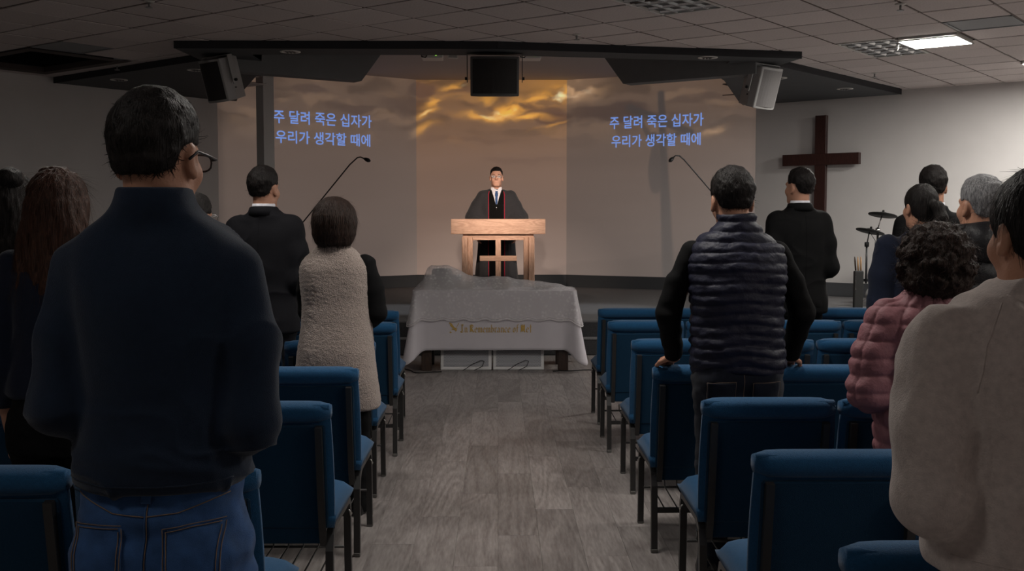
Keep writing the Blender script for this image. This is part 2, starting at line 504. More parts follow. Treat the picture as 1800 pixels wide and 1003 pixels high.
# hymn words projected on the side walls
tm = mat('projected_words', (0.40, 0.37, 0.35), 0.9, 0.1, emit=tuple(lin((104, 140, 214))), estr=0.95)
tm.cycles.emission_sampling = 'NONE'
def text_mesh(text):
    cu = bpy.data.curves.new('hymn_words', 'FONT'); cu.body = text; cu.offset = 0.011
    tmp = bpy.data.objects.new('tmp', cu); COL.objects.link(tmp)
    me = bpy.data.meshes.new_from_object(tmp.evaluated_get(bpy.context.evaluated_depsgraph_get()))
    bpy.data.objects.remove(tmp)
    co = np.array([v.co[:] for v in me.vertices]); fs = [tuple(q.vertices) for q in me.polygons]
    bpy.data.meshes.remove(me)
    return co, fs
def words(text, a, b, s_from, s_to, z0, z1, parent):
    """each written character is a flat piece of light on the wall"""
    co, fs = text_mesh(text)
    ends = [text_mesh(text[:k + 1])[0][:, 0].max() for k in range(len(text)) if text[k] != ' ']
    mn, mx = co.min(0), co.max(0)
    L_ = math.hypot(b[0] - a[0], b[1] - a[1])
    s = s_from + (co[:, 0] - mn[0]) / (mx[0] - mn[0]) * (s_to - s_from)
    z = z0 + (co[:, 1] - mn[1]) / (mx[1] - mn[1]) * (z1 - z0)
    d = np.array([b[0] - a[0], b[1] - a[1]]) / L_; n = np.array([d[1], -d[0]]) * 0.003
    P = np.stack([a[0] + d[0] * s + n[0], a[1] + d[1] * s + n[1], z], -1) - np.array(parent.location)
    grp = {}
    for f in fs:
        cx = co[list(f), 0].mean(); k = next((q for q, e in enumerate(ends) if cx <= e + 1e-4), len(ends) - 1)
        grp.setdefault(k, []).append(f)
    for k in sorted(grp):
        used = sorted({i for f in grp[k] for i in f}); mp = {u: q for q, u in enumerate(used)}
        from_data('letter', P[used], [tuple(mp[i] for i in f) for f in grp[k]], tm, parent)
for (a, b, s0, l1, l2, side) in ((CL, FL, 0.0, (0.872, 2.533), (0.898, 2.506), 'beside the column'), (FR, CR, F2, (6.572, 8.113), (6.603, 8.071), 'over the crucifix shadow')):
    r = empty('projected_hymn', ((a[0] + b[0]) / 2, (a[1] + b[1]) / 2, 2.6), 0, 'two lines of pale blue Korean hymn words projected ' + side, 'projection', 'projected hymn words')
    for (t_, rng, z0, z1) in (('주 달려 죽은 십자가', l1, 2.915, 3.115), ('우리가 생각할 때에', l2, 2.62, 2.815)):
        words(t_, a, b, rng[0] - s0, rng[1] - s0, z0, z1, r)

# ---- ceiling: base cells, grid bars and separate tiles
A0, B0, CELL = -3.227, 11.176, 0.61
def cell_xy(i, j, da=0.0, db=0.0):
    a, b = A0 + CELL * i + da, B0 + CELL * j + db
    return (a * VX + b * UX, a * VY + b * UY)
GRID_ROT = math.atan2(VY, VX)
def inside(poly, x, y):
    c = False; n = len(poly)
    for k in range(n):
        x1, y1 = poly[k]; x2, y2 = poly[(k + 1) % n]
        if (y1 > y) != (y2 > y) and x < (x2 - x1) * (y - y1) / (y2 - y1) + x1: c = not c
    return c
ROOM = [RA, CL, FL, FR, CR, RB, RC]
# opening in the soffit above the stage
OPEN = [(-2.56, 11.42), (2.53, 11.85), (2.52, 12.79), (2.82, 13.54), (3.52, 15.9), (3.72, 16.49), FR, FL, (-3.82, 16.01), (-3.62, 15.3), (-2.87, 13.07), (-2.56, 12.375)]
FILL_CELLS = {}
for (x_, y_, st_) in LED_FILL:
    FILL_CELLS[(round((x_ * VX + y_ * VY - A0) / CELL), round((x_ * UX + y_ * UY - B0) / CELL))] = st_
FIX = {}                       # cells taken by fixtures
for c_ in ((0, 0), (1, 4), (-1, 0), (-1, 1), (-2, -5), (-2, -6)): FIX[c_] = 'light'
VENTS = [(1, -1), (2, 3), (-12, -8)]
for c_ in VENTS: FIX[c_] = 'vent'
for c_ in FILL_CELLS: FIX[c_] = 'light'
DARK = {}
bm_base = B()
tile_cells = []
for i in range(-24, 24):
    for j in range(-34, 14):
        cs = [cell_xy(i, j, sa * CELL / 2, sb * CELL / 2) for sa, sb in ((-1, -1), (1, -1), (1, 1), (-1, 1))]
        if not any(inside(ROOM, *p) for p in cs): continue
        if sum(inside(OPEN, *p) for p in cs) > 1 or inside(OPEN, *cell_xy(i, j)) or (abs(cs[0][0]) < 3.4 and cs[0][1] > 14.5): continue
        if -15 <= i <= -13 and -8 <= j <= -7: DARK[(i, j)] = 1; continue
        vs = [bm_base.verts.new((p[0], p[1], CEIL + 0.022)) for p in cs]
        bm_base.faces.new(vs)
        x, y = cell_xy(i, j)
        if y > 7.6 and abs(x) < 0.56 * y + 0.6 and (i, j) not in FIX: tile_cells.append((i, j))
        elif (i, j) not in FIX: DARK[(i, j)] = 2
ceiling = struct(bm_obj('ceiling', bm_base, M['ceiling_bar']), 'suspended ceiling of square grey tiles')
def tile_mesh(n):
    bm = B(); s = CELL - 0.026
    box(bm, (0, 0, 0.008), (s, s, 0.016), bev=0.004, seg=1)
    me = bpy.data.meshes.new(n); bm.to_mesh(me); bm.free(); return me
me_tile = tile_mesh('ceiling_tile')
for (i, j) in tile_cells:
    x, y = cell_xy(i, j)
    o = mesh_obj('ceiling_tile', me_tile, M['ceiling_tile'], ceiling, False, (x, y, CEIL + random.uniform(0, 0.004)), (random.uniform(-.006, .006), random.uniform(-.006, .006), GRID_ROT))
bm = B()
for (i, j), k in DARK.items():
    if k == 2:
        x, y = cell_xy(i, j); s = CELL - 0.022
        box(bm, (x, y, CEIL + 0.008), (s, s, 0.016), rot=(0, 0, GRID_ROT))
o = bm_obj('tile_field', bm, M['ceiling_tile'], ceiling); o['kind'] = 'stuff'
# grid bars
bm = B()
for i in range(-24, 24):
    p, q = cell_xy(i, -34, CELL / 2), cell_xy(i, 13, CELL / 2)
    for k in range(48):
        a = cell_xy(i, -34 + k, CELL / 2); x, y = a
        if inside(ROOM, x, y) and y > 7.5 and not inside(OPEN, x, y) and (i, -34 + k) not in DARK:
            box(bm, (x, y, CEIL + 0.011), (0.019, CELL, 0.012), rot=(0, 0, GRID_ROT))
        a = cell_xy(i, -34 + k, 0, CELL / 2); x, y = a
        if inside(ROOM, x, y) and y > 7.5 and not inside(OPEN, x, y) and (i, -34 + k) not in DARK:
            box(bm, (x, y, CEIL + 0.0112), (CELL, 0.019, 0.012), rot=(0, 0, GRID_ROT))
o = bm_obj('grid_bar', bm, M['ceiling_bar'], ceiling); o['kind'] = 'stuff'
# vents: flat blue grey panels with a thin frame
mat('vent_grey', (0.26, 0.27, 0.28), 0.6, 0.3, 0.0)
for n_, (i, j) in enumerate(VENTS):
    x, y = cell_xy(i, j)
    r = empty('ceiling_vent', (x, y, CEIL), GRID_ROT, ['flat grey air vent panel behind the lit ceiling panel', 'flat grey air vent panel close to the lit panel at the frame edge', 'flat grey air vent panel in the dark left ceiling'][n_], 'vent', 'ceiling air vents')
    bm = B(); s = CELL - 0.02
    for k in range(4):
        a = k * PI / 2
        box(bm, (math.cos(a) * (s / 2 - 0.012), math.sin(a) * (s / 2 - 0.012), 0.006), (0.024, s, 0.014), rot=(0, 0, a))
    bm_obj('frame', bm, M['vent_grey'], r)
    bm = B(); box(bm, (0, 0, 0.010), (s - 0.05, s - 0.05, 0.01)); bm_obj('panel', bm, M['vent_grey'], r)

# dark open shaft in the left of the ceiling
sh = [cell_xy(-15, -8, -0.305, -0.305), cell_xy(-13, -8, 0.305, -0.305), cell_xy(-13, -7, 0.305, 0.305), cell_xy(-15, -7, -0.305, 0.305)]
cxs = sum(p[0] for p in sh) / 4; cys = sum(p[1] for p in sh) / 4
def inset(poly, k): return [(cxs + (p[0] - cxs) * k, cys + (p[1] - cys) * k) for p in poly]
r = empty('ceiling_shaft', (cxs, cys, CEIL), 0, 'dark open shaft with a brown frame in the ceiling by the left wall', 'ceiling opening')
mat('shaft_black', (0.006, 0.006, 0.007), 0.9); mat('shaft_frame', (0.075, 0.06, 0.056), 0.8)
def ring(bm, o_, i_, z0, z1):
    n = len(o_)
    a = [bm.verts.new((p[0] - cxs, p[1] - cys, z0)) for p in o_]; b = [bm.verts.new((p[0] - cxs, p[1] - cys, z0)) for p in i_]
    c = [bm.verts.new((p[0] - cxs, p[1] - cys, z1)) for p in i_]
    for k in range(n):
        bm.faces.new((a[k], a[(k + 1) % n], b[(k + 1) % n], b[k])); bm.faces.new((b[k], b[(k + 1) % n], c[(k + 1) % n], c[k]))
bm = B(); ring(bm, sh, inset(sh, 0.80), -0.012, 0.05); bm_obj('frame', bm, M['shaft_frame'], r)
bm = B(); ring(bm, inset(sh, 0.80), inset(sh, 0.795), 0.05, 0.45); n4 = inset(sh, 0.9)
bm.faces.new([bm.verts.new((p[0] - cxs, p[1] - cys, 0.45)) for p in n4]); bm_obj('shaft', bm, M['shaft_black'], r)

# ---- grey soffit around the stage opening and the higher ceiling above the stage
bm = B()
def slab(poly): prism(bm, poly, SOFF, CEIL + 0.02)
slab([(-3.24, 10.98), (3.24, 11.60), (2.53, 11.85), (-2.56, 11.42)][:0] or [(-3.24, 11.0), (0.0, 11.0), (3.24, 11.62), (2.53, 11.85), (0, 11.44), (-2.56, 11.42)])
slab([(-3.24, 11.0), (-2.56, 11.42), (-2.56, 12.375), (-2.87, 13.07), (-3.20, 11.85)])
slab([(-3.20, 11.85), (-2.87, 13.07), (-3.62, 15.3), (-3.82, 16.01), (-4.06, 15.84), (-5.60, 13.87)])
slab([(3.24, 11.62), (3.14, 12.2), (2.82, 13.54), (2.52, 12.79), (2.53, 11.85)])
slab([(3.14, 12.2), (5.56, 14.98), (3.9, 16.4), (3.72, 16.49), (3.52, 15.9), (2.82, 13.54)])
soff = struct(bm_obj('ceiling_soffit', bm, M['soffit_paint']), 'dark grey dropped soffit with downlights around the stage')
# black fascia strips along the front edges
bm = B()
def strip(a, b, t=0.014, z0=SOFF - 0.004, z1=CEIL + 0.005):
    d = Vector((b[0] - a[0], b[1] - a[1])).normalized(); n = Vector((d.y, -d.x)) * t
    prism(bm, [a, b, (b[0] + n.x, b[1] + n.y), (a[0] + n.x, a[1] + n.y)], z0, z1)
strip((-3.24, 11.0), (0, 11.0)); strip((0, 11.0), (3.24, 11.62)); strip((-5.60, 13.87), (-3.20, 11.85)); strip((3.14, 12.2), (5.56, 14.98))
bm_obj('fascia', bm, M['soffit_edge'], soff)
# recess above the stage: higher ceiling and its side faces
bm = B()
mid = [(-2.56, 11.42), (0, 11.44), (2.53, 11.85)] + OPEN[2:]
top = [bm.verts.new((p[0], p[1], REC)) for p in mid]; low = [bm.verts.new((p[0], p[1], SOFF + 0.002)) for p in mid]
bm.faces.new(top)
n = len(mid)
for k in range(n):
    if mid[k] in (FR, FL) or mid[(k + 1) % n] in (FR, FL): continue
    bm.faces.new((low[k], low[(k + 1) % n], top[(k + 1) % n], top[k]))
struct(bm_obj('ceiling_stage', bm, M['stage_ceiling']), 'higher pale ceiling above the stage')
# two slanted drop beams inside the recess
def drop_beam(name, a, b, ext, zb, t, slant, label):
    """vertical beam from plan point a (outer) to b (inner): slanted inner end, bottom at zb, thickness t backwards"""
    a, b = Vector(a), Vector(b); d = (b - a).normalized(); n = Vector((-d.y, d.x))
    if n.y < 0: n = -n
    a = a - d * ext
    bm = B()
    pts = [(a, zb), (b, zb), (b + d * slant, REC), (a, REC)]
    f = [bm.verts.new((p.x, p.y, z)) for p, z in pts]; k = [bm.verts.new((p.x + n.x * t, p.y + n.y * t, z)) for p, z in pts]
    bm.faces.new(f); bm.faces.new(k[::-1])
    for q in range(4): bm.faces.new((f[q], f[(q + 1) % 4], k[(q + 1) % 4], k[q]))
    struct(bm_obj(name, bm, M['beam_lit_grey']), label)
drop_beam('ceiling_beam_left', (-2.52, 11.92), (-1.56, 12.55), 0.35, 3.07, 0.20, 0.52, 'dark grey slanted beam hanging left of the stage')
drop_beam('ceiling_beam_right', (2.52, 12.05), (1.47, 12.78), 0.35, 3.07, 0.20, 0.52, 'dark grey slanted beam hanging right of the stage')

# column beside the left projection
bm = B(); box(bm, (0, 0, (REC - STAGE) / 2), (0.172, 0.172, REC - STAGE - 0.004), bev=0.004, seg=1)
mat('column_paint', (0.62, 0.61, 0.60), 0.8)
o = bm_obj('column', bm, M['column_paint'], None, False, (-3.16, 14.85, STAGE + 0.002), (0, 0, math.radians(47)))
struct(o, 'square pale column standing in front of the left projection')
# ================================================================ ceiling fixtures
mat('led_on', (0.8, 0.8, 0.8), 0.5, emit=(1.0, 0.965, 0.90), estr=LED_IN_VIEW)
mat('fixture_white', (0.66, 0.65, 0.62), 0.4)
mat('louver_metal', (0.55, 0.55, 0.55), 0.22, 0.5, 0.9)
mat('louver_dark', (0.05, 0.05, 0.052), 0.5)

def led_panel(i, j, label, strength=None, drop=0.03, cable=False, tilt=0.0, group='lit ceiling panels'):
    x, y = cell_xy(i, j)
    r = empty('ceiling_light_panel', (x, y, CEIL - drop), GRID_ROT, label, 'ceiling light', group)
    r.rotation_euler = (tilt, tilt * 0.5, GRID_ROT)
    s = CELL - 0.03
    bm = B()
    for k in range(4):
        a = k * PI / 2
        box(bm, (math.cos(a) * (s / 2 - 0.008), math.sin(a) * (s / 2 - 0.008), 0.006), (0.016, s, 0.014), rot=(0, 0, a))
    bm_obj('frame', bm, M['fixture_white'], r)
    m_ = M['led_on']
    if strength is not None:
        m_ = mat('led_%d_%d' % (i, j), (0.8, 0.8, 0.8), 0.5, emit=(1.0, 0.95, 0.88), estr=strength)
    bm = B(); box(bm, (0, 0, 0.005), (s - 0.03, s - 0.03, 0.006)); bm_obj('diffuser', bm, m_, r)
    bm = B(); box(bm, (0, 0, 0.012 + drop / 2), (s - 0.02, s - 0.02, max(0.006, drop - 0.006))); bm_obj('back_plate', bm, M['fixture_white'], r)
    if cable:
        bm = B(); tube(bm, [(-0.30, -0.16, 0.02), (-0.33, -0.12, -0.03), (-0.36, -0.05, -0.045), (-0.37, 0.02, -0.02), (-0.36, 0.05, 0.02)], 0.006, 6)
        bm_obj('cable', bm, M['fixture_white'], r, True)
    return r
led_panel(0, 0, 'bright square ceiling panel with a loose white cable over the louvred fixture', cable=True, drop=0.035)
led_panel(1, 4, 'bright square ceiling panel cut by the frame edge near the right wall')
for q, ((i, j), st_) in enumerate(FILL_CELLS.items()):
    led_panel(i, j, 'added fill light panel out of view over the congregation', st_, group='added fill light panels out of view')

def louver(i, j0, j1, label):
    x, y = cell_xy(i, (j0 + j1) / 2)
    r = empty('louvred_ceiling_light', (x, y, CEIL), GRID_ROT, label, 'ceiling light', 'unlit louvred ceiling fixtures')
    w, l = CELL - 0.02, 2 * CELL - 0.02
    bm = B()
    for sx in (-1, 1): box(bm, (sx * (w / 2 - 0.012), 0, 0.008), (0.024, l, 0.022))
    for sy in (-1, 1): box(bm, (0, sy * (l / 2 - 0.012), 0.008), (w, 0.024, 0.022))
    bm_obj('frame', bm, M['fixture_white'], r)
    bm = B(); box(bm, (0, 0, 0.017), (w - 0.01, l - 0.01, 0.004)); bm_obj('housing', bm, M['louver_dark'], r)
    # parabolic blades, each a piece of its own
    def blade(L, wdt=0.05):
        bm = B(); n = 6
        prof = [(-wdt / 2, 0.014), (-wdt * 0.2, 0.004), (0, -0.004), (wdt * 0.2, 0.004), (wdt / 2, 0.014)]
        rows = [[bm.verts.new((sx * L / 2, p[0], p[1])) for p in prof] for sx in (-1, 1)]
        for k in range(4): bm.faces.new((rows[0][k], rows[0][k + 1], rows[1][k + 1], rows[1][k]))
        me = bpy.data.meshes.new('louvre_blade'); bm.to_mesh(me); bm.free(); return me
    mc = blade(w - 0.05); ml = blade(l - 0.05, 0.06)
    for k in range(6): mesh_obj('louvre_blade', mc, M['louver_metal'], r, True, (0, -l / 2 + (k + 0.5) * l / 6 + 0.0, 0))
    for k in (-1, 0, 1): mesh_obj('louvre_blade', ml, M['louver_metal'], r, True, (k * w / 4, 0, -0.0005), (0, 0, PI / 2))
    return r
louver(-1, 0, 1, 'unlit louvred ceiling fixture beside the bright panel')
louver(-2, -6, -5, 'unlit louvred ceiling fixture cut by the top edge of the frame')

DL = [((-2.12, 11.21), 'on the front soffit left of the hanging speakers'), ((2.228, 11.56), 'on the front soffit above the pale side speaker'), ((-3.47, 12.62), 'behind the dark left speaker'),
      ((-4.668, 13.52), 'nearest the left wall'), ((3.417, 13.25), 'just right of the pale side speaker'), ((4.586, 14.35), 'nearest the right wall')]
for (x, y), w_ in DL:
    r = empty('soffit_downlight', (x, y, SOFF), 0, 'round recessed downlight ' + w_, 'downlight', 'downlights in the soffit')
    bm = B(); R0 = 0.105
    prof = [(R0, 0.0), (R0, -0.006), (R0 - 0.022, -0.007), (R0 - 0.03, -0.001)]
    rings = [[bm.verts.new((p[0] * math.cos(a), p[0] * math.sin(a), p[1])) for a in np.linspace(0, 2 * PI, 24, endpoint=False)] for p in prof]
    for q in range(3):
        for k in range(24): bm.faces.new((rings[q][k], rings[q][(k + 1) % 24], rings[q + 1][(k + 1) % 24], rings[q + 1][k]))
    bm_obj('trim_ring', bm, M['fixture_white'], r, True)
    bm = B(); lathe(bm, [(0.078, -0.002), (0.078, -0.0005)], 20); bm_obj('reflector', bm, M['louver_metal'], r, False)
    for k in (-1, 0, 1):
        bm = B(); box(bm, (k * 0.035, 0, -0.006), (0.016, 0.13, 0.006)); bm_obj('baffle', bm, M['louver_dark'], r)

def sprinkler(x, y, z, label):
    r = empty('sprinkler_head', (x, y, z), 0, label, 'sprinkler', 'ceiling sprinkler heads')
    bm = B(); lathe(bm, [(0.045, 0.0), (0.045, -0.004), (0.02, -0.010), (0.014, -0.012)], 16); bm_obj('escutcheon', bm, M['fixture_white'], r, True)
    bm = B(); tube(bm, [(0, 0, -0.01), (0, 0, -0.05)], 0.010, 8); bm_obj('stem', bm, M['metal_grey'], r, True)
    bm = B(); lathe(bm, [(0.03, -0.056), (0.03, -0.05), (0.006, -0.048)], 12); bm_obj('deflector', bm, M['metal_grey'], r, False)
for (x, y, z, l_) in ((3.33, 9.02, CEIL, 'near the top edge above the bright panel'), (4.61, 13.3, CEIL, 'above the right end of the soffit'), (0.763, 10.55, CEIL, 'in front of the soffit over the aisle'),
                      (-4.42, 12.75, CEIL, 'by the dark shaft on the left'), (1.05, 13.9, REC, 'under the stage ceiling'), (-2.84, 8.98, CEIL, 'at the top edge in the dark left ceiling')):
    sprinkler(x, y, z, 'small sprinkler head ' + l_)

# ---- hanging loudspeakers
def loudspeaker(loc, yaw, tilt, w, h, d, wb, cab, gr, label, bracket_to):
    r = empty('hanging_loudspeaker', loc, yaw, label, 'loudspeaker', 'loudspeakers hanging from the soffit')
    r.rotation_euler = (tilt, 0, yaw)
    bm = B(); n = 9
    # cabinet: curved front, narrower back
    def outline(sc=1.0, bulge=0.045):
        pts = [(-wb / 2, d), (wb / 2, d), (w / 2, 0.10), (w / 2, 0.0)]
        for k in range(1, n): 
            t = k / n; x = w / 2 - w * t; pts.append((x, -bulge * (1 - (2 * t - 1) ** 2)))
        pts.append((-w / 2, 0.0)); pts.append((-w / 2, 0.10))
        return pts
    prism(bm, [(p[0], p[1]) for p in outline()], -h / 2, h / 2)
    es = [e for e in bm.edges]
    bmesh.ops.bevel(bm, geom=es, offset=0.006, segments=1, affect='EDGES')
    bm_obj('cabinet', bm, cab, r)
    bm = B(); rows = []
    wi, hi = w - 0.045, h - 0.05
    for z in (-hi / 2, hi / 2):
        rows.append([bm.verts.new((wi / 2 - wi * k / n, -0.052 * (1 - (2 * k / n - 1) ** 2) - 0.004, z)) for k in range(n + 1)])
    for k in range(n): bm.faces.new((rows[0][k], rows[0][k + 1], rows[1][k + 1], rows[1][k]))
    ex = bmesh.ops.extrude_face_region(bm, geom=list(bm.faces)); bmesh.ops.translate(bm, vec=(0, -0.006, 0), verts=[v for v in ex['geom'] if isinstance(v, bmesh.types.BMVert)])
    bm_obj('grille', bm, gr, r, False)
    bm = B()
    zt = h / 2 + bracket_to
    wm = w * 0.5 + 0.035
    for sx in (-1, 1): box(bm, (sx * wm, 0.11, zt / 2 - 0.03), (0.008, 0.06, zt + 0.06))
    box(bm, (0, 0.11, zt), (2 * wm, 0.06, 0.008))
    bm_obj('bracket', bm, cab, r)
    for sx in (-1, 1):
        bm = B(); lathe(bm, [(0.016, -0.012), (0.016, 0.012)], 10)
        bm_obj('knob', bm, M['black_plastic'], r, True, (sx * (wm + 0.012), 0.11, -0.02), (0, PI / 2, 0))
        for zz in (0.05, -0.10):
            bm = B(); lathe(bm, [(0.007, -0.006), (0.007, 0.006)], 8)
            bm_obj('screw', bm, M['black_plastic'], r, True, (sx * (w / 2 - 0.01), 0.13, zz), (0, PI / 2, 0))
    return r
mat('speaker_dark', (0.10, 0.098, 0.098), 0.6); mat('speaker_grey', (0.36, 0.355, 0.35), 0.55)
loudspeaker((-0.03, 11.22, 2.955), 0.0, math.radians(5), 0.50, 0.40, 0.28, 0.34, M['speaker_dark'], M['grille_dark'], 'black wide loudspeaker hanging over the pulpit', 0.03)
loudspeaker((-2.96, 11.42, 2.925), math.radians(-40), math.radians(16), 0.36, 0.44, 0.30, 0.16, M['speaker_grey'], M['grille_dark'], 'grey loudspeaker with dark grille turned to the left seats', 0.02)
loudspeaker((2.98, 11.98, 2.925), math.radians(38), math.radians(16), 0.36, 0.45, 0.30, 0.16, M['speaker_grey'], M['grille_grey'], 'pale grey loudspeaker turned to the right seats', 0.02)

# ---- two video projectors under the stage ceiling
mat('led_green', (0.1, 0.4, 0.05), 0.4, emit=(0.35, 0.9, 0.1), estr=1.2)
for (x, hood, l_) in ((-0.80, True, 'white video projector with a framed panel left of the centre speaker'), (0.40, False, 'white video projector right of the centre speaker')):
    r = empty('video_projector', (x, 13.3, 3.44), 0, l_, 'projector', 'video projectors under the stage ceiling')
    bm = B(); box(bm, (0, 0.13, 0.05), (0.26, 0.26, 0.10), bev=0.012); bm_obj('body', bm, M['white_plastic'], r)
    bm = B(); tube(bm, [(0, 0.13, 0.10), (0, 0.13, REC - 3.44 - 0.002)], 0.018, 8); bm_obj('pole', bm, M['white_plastic'], r, True)
    for k in range(4):
        bm = B(); box(bm, (-0.10 + k * 0.022, -0.001, 0.06), (0.012, 0.006, 0.05)); bm_obj('vent_slot', bm, M['black_plastic'], r)
    bm = B(); box(bm, (0.05, -0.003, 0.035), (0.014, 0.006, 0.014)); bm_obj('indicator', bm, M['led_green'], r)
    bm = B(); tube(bm, [(-0.06, 0, 0.03), (-0.075, -0.03, 0.0), (-0.12, -0.04, 0.01), (-0.13, -0.01, 0.07), (-0.09, 0.02, 0.13)], 0.007, 6); bm_obj('cable', bm, M['black_plastic'], r, True)
    if hood:
        bm = B()
        box(bm, (0.20, 0.03, 0.055), (0.012, 0.02, 0.11)); box(bm, (0.31, 0.08, 0.06), (0.012, 0.02, 0.10)); box(bm, (0.255, 0.055, 0.006), (0.12, 0.014, 0.012), rot=(0, 0, 0.4)); box(bm, (0.255, 0.055, 0.106), (0.12, 0.014, 0.012), rot=(0, 0, 0.4))
        bm_obj('panel_frame', bm, M['fixture_white'], r)
        bm = B(); box(bm, (0.255, 0.06, 0.055), (0.10, 0.006, 0.09), rot=(0, 0, 0.4)); bm_obj('panel', bm, M['speaker_grey'], r)

# ---- stage spotlights on the ceiling above the congregation
for q_, (loc, tgt, pw, cone, colr) in enumerate(SPOTS):
    d = Vector(tgt) - Vector(loc)
    r = empty('stage_spotlight', loc, 0, 'black stage spotlight on the ceiling aimed at the pulpit from the ' + ('right' if q_ == 0 else 'left'), 'spotlight', 'stage spotlights aimed at the pulpit')
    q = d.to_track_quat('-Z', 'Y')
    bm = B(); lathe(bm, [(0.045, 0.14), (0.06, 0.10), (0.065, -0.02), (0.06, -0.02), (0.055, 0.06)], 16)
    o = bm_obj('housing', bm, M['black_metal'], r, True); o.rotation_mode = 'QUATERNION'; o.rotation_quaternion = q
    bm = B(); tube(bm, [(0, 0, 0.02), (0, 0, CEIL - loc[2] - 0.001)], 0.012, 8); bm_obj('yoke', bm, M['black_metal'], r, True)
    ld = bpy.data.lights.new('spot_beam', 'SPOT'); ld.energy = pw; ld.spot_size = math.radians(cone); ld.spot_blend = 1.0; ld.shadow_soft_size = 0.05; ld.color = colr
    lo = bpy.data.objects.new('spot_beam', ld); link(lo, r); lo.rotation_mode = 'QUATERNION'; lo.rotation_quaternion = q; lo.location = d.normalized() * 0.03
for (loc, pw) in POOLS:
    r = empty('stage_downlight', loc, 0, 'small recessed downlight in the stage ceiling on the %s of the pulpit' % ('left' if loc[0] < 0 else 'right'), 'downlight', 'downlights in the stage ceiling')
    bm = B(); lathe(bm, [(0.08, 0.04), (0.08, 0.0), (0.07, 0.0), (0.06, 0.02)], 16); bm_obj('trim_ring', bm, M['fixture_white'], r, True)
    ld = bpy.data.lights.new('downlight_beam', 'SPOT'); ld.energy = pw; ld.spot_size = math.radians(34); ld.spot_blend = 0.8; ld.shadow_soft_size = 0.04; ld.color = (0.92, 0.95, 1.0)
    lo = bpy.data.objects.new('downlight_beam', ld); link(lo, r); lo.location = (0, 0, -0.02)

# ---- wooden cross on the right wall
wood('cross_wood', (0.028, 0.010, 0.008), (0.055, 0.020, 0.016), 9, 2, 0.4)
cw = Vector((4.706, 15.698)); off = Vector((-UX, -UY)) * 0.005
r = empty('wall_cross', (cw.x + off.x, cw.y + off.y, 1.15), GRID_ROT, 'large dark brown wooden cross hanging on the right wall', 'cross')
bm = B(); box(bm, (0, -0.045, 0.91), (0.165, 0.075, 1.82), bev=0.004, seg=1); bm_obj('upright', bm, M['cross_wood'], r)
bm = B(); box(bm, (0, -0.050, 1.19), (1.14, 0.085, 0.165), bev=0.004, seg=1); bm_obj('crossbar', bm, M['cross_wood'], r)
bm = B(); box(bm, (0, -0.004, 1.0), (0.08, 0.008, 0.3)); bm_obj('wall_plate', bm, M['black_metal'], r)
# wall socket by the end of the soffit
# ================================================================ chairs
mat('chair_fabric', (0.010, 0.064, 0.150), 0.9, 0.15, var=0.16, vscale=140, bump=0.35, bscale=420, sheen=0.15)
mat('chair_fabric_shaded', (0.004, 0.028, 0.062), 0.92, 0.12, var=0.12, vscale=160, bump=0.3, bscale=420, sheen=0.1)  # same chair fabric, darkened in colour for the shade on the rear
mat('chair_metal', (0.022, 0.021, 0.021), 0.38, 0.5)
mat('wire_steel', (0.45, 0.44, 0.42), 0.3, 0.5, 0.9)
mat('foot_cap', (0.10, 0.095, 0.09), 0.5)

